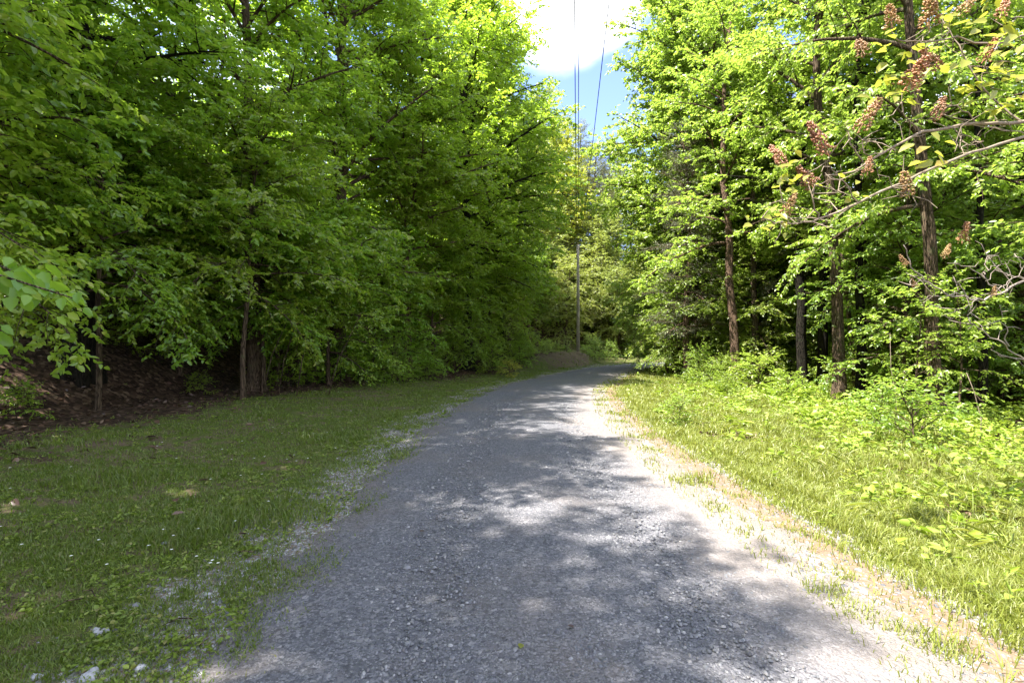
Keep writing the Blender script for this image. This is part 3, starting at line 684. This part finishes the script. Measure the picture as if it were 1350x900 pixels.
for px, d, k, sx in [(1015, 23, 'under_b', 1.0), (1050, 25, 'under_a', 1.1), (1090, 23.5, 'under_b', 1.0), (1135, 21, 'under_b', 1.05), (1165, 19, 'under_a', 1.0), (1195, 20.5, 'under_b', 1.1), (1215, 17.5, 'under_a', 1.0),
        (1270, 17, 'under_b', 1.05), (1300, 19, 'under_a', 1.1), (1335, 18, 'under_b', 1.05), (1120, 28, 'under_b', 1.4), (1180, 27, 'under_a', 1.5), (1250, 25, 'under_b', 1.4), (1310, 25, 'under_a', 1.5), (1150, 17, 'sapling', 1.1), (1290, 13.5, 'sapling', 1.0)]:
    tree(k, 'understory_tree', at(px, d), d, 'small leafy tree making the green curtain close behind the right trunks', 'small tree', 'small trees behind the right trunks', s=sx, leaf='leaf_right')

# ------------------------------------------------------------------ trees beyond the bend
for x, y, s in [(at(783, 56), 56, .84), (at(803, 60), 60, .86), (at(768, 66), 66, .95)]:
    tree('pine', 'pine_tree', x, y, 'tall pale grey-green pine rising beyond the bend of the road', 'pine', 'pines beyond the bend', s=s)
for x, y, s, lf in [(at(742, 52), 52, 1.0, 'leaf_yellow'), (at(722, 60), 60, 1.2, 'leaf_far')]:
    tree('far_a', 'broadleaf_tree', x, y, 'yellowish leafy tree beyond the bend, just left of the utility pole' if lf == 'leaf_yellow' else 'taller leafy tree behind the yellowish one beyond the bend', s=s, leaf=lf)
pts = []; tries = 0
while len(pts) < 60 and tries < 6000:
    tries += 1
    y = 48 + 44 * random.random() ** 1.6; x = random.uniform(-.25, .65) * y
    if all((x - a) ** 2 + (y - b) ** 2 > 16 for a, b in pts): pts.append((x, y))
for x, y in pts:
    tree(random.choice(['far_a', 'far_a', 'tall_b']), 'distant_tree', x, y, 'distant leafy tree in the wood that closes the view beyond the bend', group='trees beyond the bend', s=random.uniform(.65, .95), leaf='leaf_far')

for i in range(34):
    y = random.uniform(44, 60); x = random.uniform(-.02, .5) * y
    if abs(float(road_sd(x, y)[0])) < 3.6: continue
    tree(random.choice(['under_a', 'under_b']), 'understory_tree', x, y, 'small leafy tree below the tall trees that close the view beyond the bend', 'small tree', 'small trees beyond the bend', s=random.uniform(.8, 1.25), leaf='leaf_far')

# ------------------------------------------------------------------ shrubs and saplings
for px, py, k, s, lb in [
        (1205, 578, 'shrub_b', 1.0, 'leafy weed shrub at the foot of the dark leaning tree on the right'),
        (1160, 560, 'shrub_b', .8, 'low weed shrub left of the leaning tree, at the shade line'),
        (1000, 512, 'shrub_b', 1.2, 'sunlit bush in front of the crooked brown trunk'),
        (925, 503, 'shrub_a', .9, 'yellow-green bush at the grass edge below the near cedar'),
        (895, 553, 'shrub_b', .55, 'small weed clump alone in the sunny right verge grass'),
        (672, 497, 'shrub_b', .7, 'little bright sprig at the left edge of the road before the bend')]:
    d = EYE * F / (py - 450); x = at(px, d)
    tree(k, 'shrub', x, d, lb, 'shrub', s=s, leaf='leaf_yellow' if px == 672 else None)
for i in range(16):
    y = random.uniform(13, 33); x = float(np.interp(y, RC[:, 1], RC[:, 0])) + random.uniform(5.2, 7.5) * (1 - .25 * smooth(y, 22, 33))
    tree(random.choice(['shrub_a', 'shrub_b', 'shrub_b']), 'shrub', x, y, 'leafy bush in the ragged row between the right grass and the trees', 'shrub', 'bushes along the right wood edge', s=random.uniform(.4, .85))
for i in range(30):
    y = random.uniform(9, 26); x = random.uniform(8.5, 24)
    if x > y * 1.05: continue
    tree(random.choice(['shrub_a', 'sapling', 'sapling']), 'sapling', x, y, 'young leafy sapling growing between the trunks of the right wood', 'sapling', 'saplings in the right wood', s=random.uniform(.6, 1.2))
for i in range(22):
    y = random.uniform(37, 47); x = .15 * y + random.uniform(-1, 9) + (y - 40) * .4
    if abs(float(road_sd(x, y)[0])) < 2.4: continue
    tree('shrub_a', 'shrub', x, y, 'bright bush on the outside of the bend', 'shrub', 'bushes on the outside of the bend', s=random.uniform(.7, 1.2))
for i in range(12):
    y = random.uniform(16, 32); x = float(np.interp(y, RC[:, 1], RC[:, 0])) - random.uniform(6.2, 8.5) + 2.2 * float(smooth(y, 14, 26))
    tree('shrub_a', 'shrub', x, y, 'dark leafy bush in the shade under the left trees', 'shrub', 'bushes under the left trees', s=random.uniform(.5, 1.0), leaf='leaf_left')
for x, y, s_ in [(2.0, 33.5, .6), (3.1, 36.0, .7), (1.2, 31.2, .55), (3.9, 36.6, .5), (.9, 34.6, .8), (2.6, 38.6, .8), (5.6, 38.6, .6)]:
    tree('shrub_b', 'shrub', x, y, 'small weedy bush on the earth bank near the utility pole', 'shrub', 'bushes on the earth bank', s=s_)
# thin bare stems leaning at the left wood edge
def stem(name, pts, r, mat, label, cat, group=None, side=5):
    pts = np.array(pts, float); base = pts[0].copy(); mb = MB()
    tube(mb, pts - base, np.linspace(r, r * .35, len(pts)), side, cap=True)
    o = link(name, mb.mesh(name, mat, True), loc=base); tag(o, label, cat, group); return o
for px, d, dx, hgt in [(345, 13.6, .9, 2.6), (367, 13.9, .5, 2.2), (390, 13.5, .55, 2.4), (432, 14.2, .9, 2.3), (53, 11.6, -.4, 2.8), (82, 11.9, -.7, 3.0), (60, 12.4, .1, 1.9)]:
    x = at(px, d); z = gz(x, d)
    stem('bare_sapling', [(x, d, z - .1), (x + dx * .3, d, z + hgt * .4), (x + dx * .7, d + .1, z + hgt * .75), (x + dx, d + .1, z + hgt)], .018, M['bark'],
         'thin bare sapling stem leaning at the dark foot of the left wood', 'sapling', 'bare stems at the left wood edge')
d = 8.4; x = at(1292, d); z = gz(x, d)
stem('bare_sapling', [(x, d, z - .1), (x + .02, d, z + .5), (x - .1, d, z + .95), (x - .22, d, z + 1.25)], 0.011, M['twig_pale'], 'pale bare sapling stem curving up out of the weeds at far right', 'sapling')
d = 10; x = at(1180, d); z = gz(x, d)
stem('bare_sapling', [(x, d, z - .1), (x + .03, d, z + .6), (x - .08, d, z + 1.2), (x - .1, d, z + 1.9)], 0.008, M['twig_pale'], 'very thin pale stem rising left of the leaning dark trunk on the right', 'sapling')

# ------------------------------------------------------------------ near left tree whose leafy branch hangs into the picture
def big_leaves(mb, pos, axis_, L, g, mi=0):
    leaves(mb, pos, axis_, np.array([.1, -.9, .65]) + g.normal(0, .4, (len(pos), 3)), L, L * .66, mi, .1, .22)
g = np.random.default_rng(21)
root = tag(link('broadleaf_tree', None, loc=(-5.6, 3.0, gz(-5.6, 3))), 'young tree just outside the left edge whose big-leaved branch hangs in at head height', 'tree')
b0 = np.array(root.location); wd = MB(); cw = MB()
tube(wd, np.array([(0, 0, -.2), (.05, 0, 1.2), (.1, 0, 2.4), (.0, .05, 4.2)]), [.07, .06, .045, .015], 8)
for path in ([(-5.5, 3, 2.4), (-4.5, 3.05, 2.45), (-3.7, 3.1, 2.2), (-3.1, 3.1, 2.0), (-2.65, 3.1, 1.86)], [(-4.3, 3.05, 2.43), (-3.7, 2.95, 2.05), (-3.15, 2.85, 1.85), (-2.85, 2.8, 1.62)],
             [(-4.5, 3.1, 2.4), (-3.8, 3.3, 2.3), (-3.35, 3.4, 2.08), (-3.05, 3.45, 1.93)], [(-5.5, 3, 2.8), (-4.9, 3.1, 3.3), (-4.3, 3.2, 3.4)]):
    pth = np.array(path) - b0; tube(wd, pth, np.linspace(.02, .004, len(pth)), 5)
    m_ = 64; t = g.uniform(.25, 1, m_) * (len(pth) - 1); j = np.minimum(t.astype(int), len(pth) - 2); f = (t - j)[:, None]
    p = pth[j] * (1 - f) + pth[j + 1] * f; tv = unit(pth[j + 1] - pth[j])
    sidev = np.cross(tv, [0, 0, 1.]) * np.where(np.arange(m_) % 2, 1, -1)[:, None]
    ax = unit(tv * .6 + sidev * .8 + np.array([0, 0, -.55]) + g.normal(0, .2, (m_, 3)))
    big_leaves(cw, p + ax * .03 + g.normal(0, .05, (m_, 3)), ax, g.uniform(.07, .13, m_), g)
link('trunk', wd.mesh('near_trunk', M['bark'], True), root); link('crown', cw.mesh('near_crown', M['leaf_left'], True), root)

# ------------------------------------------------------------------ near right tree with dry seed clusters
def seed_mesh(seed):
    g = np.random.default_rng(seed); mb = MB(); H = .34
    tube(mb, [(0, 0, 0), (.01, 0, H * .5), (0, .01, H)], [.006, .004, .002], 4)
    n = 150; t = g.uniform(.08, 1, n); rr = .095 * (1 - t * .75) * np.sqrt(g.uniform(.15, 1, n)); az = g.uniform(0, 6.28, n)
    p = np.stack([rr * np.cos(az), rr * np.sin(az), t * H], -1)
    k = 5; a = np.arange(k) * 2 * math.pi / k; r = g.uniform(.008, .013, n)
    ax = unit(np.stack([np.cos(az), np.sin(az), g.normal(.5, .5, n)], -1)); u = unit(np.cross(ax, [0, 0, 1.]) + 1e-5); w = np.cross(ax, u)
    ring = p[:, None] + r[:, None, None] * (np.cos(a)[None, :, None] * u[:, None] + np.sin(a)[None, :, None] * w[:, None])
    v = np.concatenate([ring, (p - ax * r[:, None] * 1.2)[:, None], (p + ax * r[:, None] * 1.9)[:, None]], 1)
    b = np.arange(n)[:, None, None] * (k + 2); s = np.arange(k); e = (s + 1) % k
    t_ = np.concatenate([(b + np.stack([s, e, np.full(k, k + 1)], -1)[None]).reshape(-1, 3), (b + np.stack([e, s, np.full(k, k)], -1)[None]).reshape(-1, 3)])
    mb.add(v.reshape(-1, 3), None, t_)
    return mb.mesh('seed_cluster', M['seed'])
M['seed'] = leaf_mat('dry_seed_capsule', (.28, .14, .06), (.46, .26, .12), (.54, .37, .2), (.5, .27, .1), .25, .03)
g = np.random.default_rng(31)
root = tag(link('seed_tree', None, loc=(6.9, 5.2, gz(6.9, 5.2))), 'tree at the right edge with arching pale branches, brown dry seed clusters and big leaves', 'tree')
b0 = np.array(root.location); wd = MB(); cw = MB()
tube(wd, np.array([(0, 0, -.2), (.05, 0, 1.5), (-.05, .05, 3.2), (.1, 0, 5.5), (.05, .1, 8)]), [.13, .11, .09, .06, .02], 10)
def pb(pts): return np.array([P3(*p) for p in pts]) - b0
br = [([(1440, 140, 5.2), (1345, 162, 5.2), (1285, 162, 5.1), (1215, 175, 5.0), (1165, 200, 4.95), (1125, 226, 4.9), (1088, 232, 4.8)], .030),
      ([(1450, 150, 5.3), (1350, 181, 5.0), (1280, 202, 4.8), (1190, 238, 4.6), (1130, 267, 4.5), (1080, 290, 4.45), (1040, 296, 4.4), (1005, 288, 4.3)], .024),
      ([(1345, 162, 5.2), (1300, 120, 5.3), (1262, 60, 5.4), (1240, 20, 5.5)], .016), ([(1440, 60, 5.4), (1370, 40, 5.3), (1310, 60, 5.2), (1262, 50, 5.1), (1210, 58, 5.0), (1178, 50, 4.9), (1172, 30, 4.9)], .018),
      ([(1285, 162, 5.1), (1262, 140, 5.0), (1232, 136, 5.0)], .012), ([(1138, 215, 4.9), (1122, 190, 4.85), (1118, 170, 4.8)], .011), ([(1215, 175, 5), (1190, 150, 4.9), (1188, 118, 4.9)], .012),
      ([(1110, 232, 4.85), (1096, 222, 4.8), (1092, 200, 4.8)], .010), ([(1080, 290, 4.45), (1070, 262, 4.4), (1074, 240, 4.4)], .010), ([(1130, 267, 4.5), (1110, 240, 4.5), (1100, 228, 4.5)], .009),
      ([(1190, 238, 4.6), (1204, 262, 4.6), (1199, 250, 4.6)], .006), ([(1250, 163, 5.1), (1275, 190, 5.0), (1300, 186, 4.9)], .009), ([(1270, 162, 5.1), (1265, 195, 5.0), (1258, 188, 5)], .007),
      ([(1440, 230, 5.4), (1345, 175, 5.2), (1298, 168, 5.1), (1240, 150, 5.0)], .012), ([(1420, 20, 5.3), (1340, 25, 5.2), (1300, 80, 5.1), (1292, 110, 5.1)], .012), ([(1210, 58, 5.0), (1228, 40, 5), (1225, 25, 5)], .008),
      ([(1165, 200, 4.95), (1140, 205, 4.9), (1130, 165, 4.9)], .008), ([(1040, 296, 4.4), (1036, 280, 4.4), (1034, 262, 4.4)], .006)]
for pts, r in br:
    pth = pb(pts)
    dense = np.concatenate([pth[i] * (1 - t) + pth[i + 1] * t for i in range(len(pth) - 1) for t in (np.arange(4) / 4)[:, None, None]] + [pth[-1:]])
    dense = dense + g.normal(0, .008, dense.shape)
    tube(wd, dense, np.linspace(r * .72, r * .2, len(dense)), 6)
    for q in range(len(pts) * 2):                       # fine side twigs
        i = g.integers(len(dense) // 4, len(dense)); d0 = g.normal(0, 1, 3) * np.array([1, .6, .8]); d0 = unit(d0)
        l = g.uniform(.08, .3); e1 = dense[i] + d0 * l * .5 + g.normal(0, .02, 3); e2 = e1 + unit(d0 + g.normal(0, .5, 3)) * l * .5
        tube(wd, [dense[i], e1, e2], [.005, .004, .002], 4)
link('trunk', wd.mesh('seed_tree_trunk', M['twig_pale'], True), root)
for px, py, d, L, az in [(1166, 62, 4.9, .17, 3.3), (1188, 70, 4.9, .18, 2.6), (1165, 112, 4.85, .2, 3.5), (1180, 105, 4.9, .16, 1.2), (1040, 232, 4.35, .16, 3.3), (1034, 244, 4.35, .17, 3.9), (1060, 215, 4.4, .15, 2.2),
        (1075, 228, 4.5, .13, .4), (1215, 218, 4.6, .22, 3.0), (1240, 200, 4.6, .2, .2), (1000, 290, 4.3, .14, 3.2), (1012, 298, 4.3, .12, 4.4), (1160, 142, 4.9, .2, 3.6), (1190, 140, 4.9, .2, .1), (1126, 262, 4.5, .12, 4.9),
        (1282, 30, 5.1, .22, 2.6), (1300, 60, 5.0, .24, 3.3), (1320, 100, 5.0, .24, 2.9), (1345, 60, 4.9, .24, 3.6), (1290, 95, 5.0, .22, 3.8), (1340, 140, 4.9, .2, 3.0), (1330, 30, 5.2, .24, .3), (1265, 85, 5.1, .22, 3.4), (1345, 108, 4.8, .24, 3.5),
        (1310, 8, 5.2, .22, 2.0), (1275, 110, 5.0, .2, .5), (1305, 130, 5, .2, 2.8), (1215, 70, 5, .2, 3.0), (1250, 30, 5.1, .2, 3.2), (1205, 100, 5, .18, 2.6)]:
    p = P3(px, py, d) - b0; k = 5; aa = az + g.normal(0, .5, k)
    ax = np.stack([np.cos(aa), .5 * np.sin(aa) - .2, g.normal(-.15, .35, k)], -1)
    leaves(cw, p + g.normal(0, .07, (k, 3)), ax, np.array([0, -.5, .8]) + g.normal(0, .35, (k, 3)), L * .82 * g.uniform(.5, 1.0, k), L * .5 * g.uniform(.6, 1, k), 0, .12, .2)
link('crown', cw.mesh('seed_tree_crown', M['leaf_yellow'], True), root)
SM = [seed_mesh(s) for s in (1, 2, 3)]
for i, (px, py, d, s) in enumerate([(1140, 72, 4.95, .85), (1177, 38, 4.9, .85), (1225, 40, 5.0, 1.1), (1190, 122, 4.9, 1.25), (1232, 158, 5, .9), (1130, 176, 4.85, 1.15), (1093, 206, 4.8, 1.2), (1035, 218, 4.4, .85), (1033, 285, 4.4, .8),
        (1143, 232, 4.8, .6), (1073, 248, 4.4, .9), (1318, 24, 5.1, .9), (1294, 84, 5.1, .9), (1240, 92, 5.1, .95), (1199, 262, 4.6, .75), (1262, 22, 5.2, .9)]):
    p = P3(px, py, d) - b0
    link('seed_cluster', SM[i % 3], root, loc=p, rot=(random.uniform(-.6, .6), random.uniform(-.6, .6), random.uniform(0, 6)), scale=(s * random.uniform(.75, 1.05), s * random.uniform(.75, 1.05), s * random.uniform(.75, 1.0)))
# dead bleached branches lower right
root = tag(link('dead_tree', None, loc=(8.2, 6.0, gz(8.2, 6.0))), 'dead leafless small tree at the right edge with bare bleached tangled twigs', 'dead tree')
b0 = np.array(root.location); wd = MB(); cl = MB()
tube(wd, np.array([(0, 0, -.2), (-.1, 0, 1.0), (-.25, .05, 2.2), (-.2, 0, 3.4)]), [.07, .06, .045, .02], 8)
db = [([(1560, 330, 6.0), (1420, 345, 5.9), (1350, 368, 5.7), (1318, 388, 5.6), (1290, 395, 5.5), (1255, 390, 5.4), (1225, 375, 5.35), (1203, 350, 5.3), (1192, 322, 5.3)], .022),
      ([(1318, 388, 5.6), (1300, 370, 5.6), (1275, 352, 5.6), (1250, 345, 5.6)], .011), ([(1350, 368, 5.7), (1325, 362, 5.7), (1300, 338, 5.8), (1290, 318, 5.8)], .012), ([(1330, 365, 5.7), (1312, 352, 5.7), (1298, 358, 5.6)], .007),
      ([(1560, 520, 6.0), (1420, 500, 5.8), (1350, 475, 5.6), (1325, 455, 5.5), (1300, 440, 5.5), (1278, 425, 5.4), (1277, 408, 5.4), (1290, 394, 5.4)], .015), ([(1350, 474, 5.6), (1320, 470, 5.5), (1305, 452, 5.5)], .010),
      ([(1328, 456, 5.5), (1325, 430, 5.5), (1318, 404, 5.5)], .010), ([(1255, 390, 5.4), (1228, 392, 5.4), (1212, 396, 5.4)], .008), ([(1275, 393, 5.5), (1265, 372, 5.5), (1255, 362, 5.5)], .008), ([(1290, 395, 5.5), (1262, 408, 5.5), (1242, 418, 5.5)], .007),
      ([(1350, 355, 5.8), (1338, 335, 5.8)], .007), ([(1225, 375, 5.35), (1212, 372, 5.3), (1200, 378, 5.3)], .006), ([(1312, 384, 5.6), (1330, 372, 5.6), (1352, 350, 5.7)], .009), ([(1300, 372, 5.6), (1316, 350, 5.6), (1330, 345, 5.6)], .006)]
g = np.random.default_rng(5)
for pts, r in db:
    pth = np.array([P3(*p) for p in pts]) - b0
    dense = np.concatenate([pth[i] * (1 - t) + pth[i + 1] * t for i in range(len(pth) - 1) for t in (np.arange(4) / 4)[:, None, None]] + [pth[-1:]])
    dense = dense + g.normal(0, .012, dense.shape)
    tube(wd, dense, np.linspace(r * .7, r * .2, len(dense)), 6)
    for q in range(len(pts)):
        i = g.integers(len(dense) // 3, len(dense)); d0 = unit(g.normal(0, 1, 3) * np.array([1, .6, .9])); l = g.uniform(.06, .28)
        e1 = dense[i] + d0 * l * .5; e2 = e1 + unit(d0 + g.normal(0, .5, 3)) * l * .5
        tube(wd, [dense[i], e1, e2], [.005, .004, .002], 4)
link('trunk', wd.mesh('dead_tree_trunk', M['dead'], True), root)
for px, py, s in [(1197, 352, .45), (1209, 380, .4), (1268, 322, .7), (1245, 340, .5), (1308, 392, .4)]:
    link('seed_cluster', SM[0], root, loc=P3(px, py, 5.4) - b0, rot=(.3, .4, px), scale=s)

# ------------------------------------------------------------------ utility pole and wires
pd = 38.0; pxx = at(762, pd); pz_ = gz(pxx, pd)
root = tag(link('utility_pole', None, loc=(pxx, pd, pz_)), 'weathered wooden utility pole, toned sunlit-pale, on top of the left bank at the bend', 'utility pole')
mb = MB(); tube(mb, [(0, 0, -.6), (.01, 0, 4), (0, 0, 7.9)], [.13, .11, .09], 14, cap=True); link('pole', mb.mesh('pole', M['pole'], True), root)
m, nt = newmat('brown_porcelain'); N = NT(nt); N.out(N.diffuse((.12, .07, .05, 1), .25, None, .5)); M['porcelain'] = m
m, nt = newmat('wire_aluminium'); N = NT(nt); b = N.n('ShaderNodeBsdfPrincipled'); b.inputs['Base Color'].default_value = (.05, .05, .052, 1); b.inputs['Roughness'].default_value = .5; b.inputs['Metallic'].default_value = .3; N.out(b.outputs[0]); M['wire'] = m
mb = MB(); tube(mb, [(0, 0, 0), (0, 0, .05), (0, 0, .06), (0, 0, .12), (0, 0, .15)], [.03, .045, .05, .035, .025], 10, cap=True); im = mb.mesh('insulator', M['porcelain'], True)
tops = [(0.0, 0, 7.9), (-.10, 0, 7.0), (.14, .0, 7.55)]
for t in tops: link('insulator', im, root, loc=t)
ends = [(at(760, -14), -14, 10.6), (at(760, -14) - .08, -14, 9.4), (-.65, -14, 10.2)]
names = ['upper wire of the two that overlap, running from the pole top over the camera', 'lower wire of the two that overlap, running from the pole over the camera', 'single power wire right of the overlapping pair, crossing the gap of sky']
for t, e_, lb in zip(tops, ends, names):
    a = np.array([pxx + t[0], pd, pz_ + t[2] + .16]); b = np.array(e_); s = np.linspace(0, 1, 60)[:, None]
    p = a * (1 - s) + b * s; p[:, 2] -= 4 * .55 * (s * (1 - s))[:, 0]
    mb = MB(); tube(mb, p - a, .012, 5); o = link('power_wire', mb.mesh('power_wire', M['wire'], True), loc=a); tag(o, lb, 'wire')

# ------------------------------------------------------------------ pale stones, fallen leaves, flowers
def lump(name, px, py, size, mat, label, cat, group=None, flat=.6):
    d = EYE * F / (py - 450); x = at(px, d); z = gz(x, d)
    g = np.random.default_rng(int(px * 7 + py)); mb = MB(); nu, nv = 12, 8; vv = []
    for i in range(nv + 1):
        th = math.pi * i / nv
        for j in range(nu):
            ph = 2 * math.pi * j / nu; r = 1 + .22 * math.sin(3 * ph + px) * math.sin(th) + .12 * math.sin(5 * ph + 2 * th + py) + g.normal(0, .06)
            vv.append((r * math.sin(th) * math.cos(ph) * 1.25, r * math.sin(th) * math.sin(ph) * .85, r * math.cos(th) * flat))
    q = [(i * nu + j, (i + 1) * nu + j, (i + 1) * nu + (j + 1) % nu, i * nu + (j + 1) % nu) for i in range(nv) for j in range(nu)]
    mb.add(np.array(vv) * size, q)
    o = link(name, mb.mesh(name, mat), loc=(x, d, z + size * flat * .12), rot=(.1, .1, px)); tag(o, label, cat, group); return o
for px, py, s, lb in [(118, 880, .045, 'largest pale grey stone in the grass at the bottom left'), (47, 882, .028, 'roundish pale stone nearest the left corner of the grass'), (132, 822, .038, 'pale stone lying above the largest one in the left grass'),
                      (185, 872, .03, 'pale stone between the largest one and the gravel edge'), (273, 774, .022, 'whitish pebble lying alone near the left gravel edge'), (1147, 683, .05, 'whitish rock lying in the sunny right verge grass'), (217, 712, .022, 'small pale stone among the middle of the left grass')]:
    lump('stone', px, py, s, M['stone_pale'], lb, 'stone')
for px, py, mt, lb in [(686, 857, 'leaf_yellow', 'small yellow-green fallen leaf on the gravel at the front of the road'), (553, 700, 'litter', 'tan fallen leaf on the shaded gravel left of centre'), (756, 830, 'litter', 'dark brown fallen leaf on the gravel just right of the yellow one')]:
    d = EYE * F / (py - 450); x = at(px, d); z = float(terrain(x, d)[0]) + .012; mb = MB()
    leaves(mb, np.array([[0, 0, 0.]]), np.array([[1, .3, .1]]), np.array([[0, -.2, 1.]]), .045, .035)
    o = link('fallen_leaf', mb.mesh('fallen_leaf', M[mt]), loc=(x, d, z), rot=(0, 0, px)); tag(o, lb, 'leaf')
m, nt = newmat('white_petal'); N = NT(nt); N.out(N.diffuse((.75, .75, .7, 1), .7)); M['petal'] = m
mb = MB(); x, y = scatter_left(170, 3.5, 16); sd = road_sd(x, y); k = (sd < -2.3) & (sd > -6.5) & (wob(x, y, .7, 3) > -.2); x = x[k]; y = y[k]; z = terrain(x, y, sd[k]) + .06
for i in range(6):
    az = i * 1.047 + R.uniform(0, .4, len(x)); leaves(mb, np.stack([x, y, z], -1), np.stack([np.cos(az), np.sin(az), np.full(len(x), .3)], -1), np.array([0, 0, 1.]) + np.zeros((len(x), 3)), .010 + .0008 * y, .009)
tag(link('clover_flowers', mb.mesh('clover_flowers', M['petal'])), 'tiny white clover flowers dotted through the left verge grass', 'flowers', kind='stuff')

for x, y, s_ in [(-10.8, 11.0, .5), (-12.6, 13.0, .7), (-8.2, 13.4, .5), (-13.6, 13.6, .8), (-7.4, 15.4, .8), (-6.6, 17.2, .8), (-10.0, 13.2, .8), (-14.4, 14.4, 1.1), (-8.9, 9.2, .6)]:
    tree('shrub_b', 'shrub', x, y, 'low leafy seedling clump on the brown leaf litter at the left wood edge', 'shrub', 'seedling clumps at the left wood edge', s=s_, leaf='leaf_left')

# ------------------------------------------------------------------ light, sky, camera
EL, BACK = rad(62), rad(18)
to_sun = Vector((-math.cos(EL) * math.cos(BACK), -math.cos(EL) * math.sin(BACK), math.sin(EL)))
sun = bpy.data.lights.new('sun', 'SUN'); sun.energy = 3.8; sun.angle = rad(.53); sun.color = (1, .95, .87)
so = bpy.data.objects.new('sun', sun); C.objects.link(so); so.rotation_euler = to_sun.to_track_quat('Z', 'Y').to_euler()
w = bpy.data.worlds.new('World'); sc.world = w; w.use_nodes = True; nt = w.node_tree; nt.nodes.clear(); N = NT(nt)
sky = N.n('ShaderNodeTexSky', sky_type='NISHITA'); sky.sun_disc = False; sky.sun_elevation = EL
sky.sun_rotation = math.atan2(to_sun.x, to_sun.y); sky.air_density = 1.0; sky.dust_density = .2; sky.ozone_density = 1.5
tcw = N.n('ShaderNodeTexCoord').outputs['Generated']
mpw = N.n('ShaderNodeMapping'); mpw.inputs['Location'].default_value = (.35, .1, .2); mpw.inputs['Scale'].default_value = (1, 1, 1.6); N.link(tcw, mpw.inputs[0])
cn = N.noise(mpw.outputs[0], 2.6, 6, .55, .3)
dv = N.n('ShaderNodeVectorMath', operation='DISTANCE'); N.link(tcw, dv.inputs[0]); cdir = Vector((.10, 1, .68)).normalized(); dv.inputs[1].default_value = cdir
blob = N.range(dv.outputs['Value'], .0, .17, .75, 0)
wide = N.range(dv.outputs['Value'], .25, .6, -.14, .2)
cm = N.range(N.math('ADD', N.math('ADD', cn, wide), blob), .52, .86)
bg = N.n('ShaderNodeBackground'); bg.inputs[1].default_value = .105
N.link(N.mix(cm, N.mix(1.0, sky.outputs[0], (.74, .70, .88, 1), 'MULTIPLY'), (5.6, 5.7, 5.9, 1)), bg.inputs[0])
o = N.n('ShaderNodeOutputWorld'); N.link(bg.outputs[0], o.inputs[0])
cam = bpy.data.cameras.new('camera'); cam.lens = 18; cam.sensor_width = 36; cam.clip_end = 2000; cam.clip_start = .05
co = bpy.data.objects.new('camera', cam); C.objects.link(co); co.location = (0, 0, EYE); co.rotation_euler = (rad(90), 0, 0); sc.camera = co
sc.view_settings.view_transform = 'Standard'; sc.view_settings.look = 'None'; sc.view_settings.exposure = 2.52; sc.view_settings.gamma = 1
cy = sc.cycles; cy.max_bounces = 8; cy.diffuse_bounces = 6; cy.glossy_bounces = 2; cy.transmission_bounces = 4; cy.transparent_max_bounces = 4
cy.caustics_reflective = False; cy.caustics_refractive = False; cy.sample_clamp_indirect = 6
cy.use_denoising = True
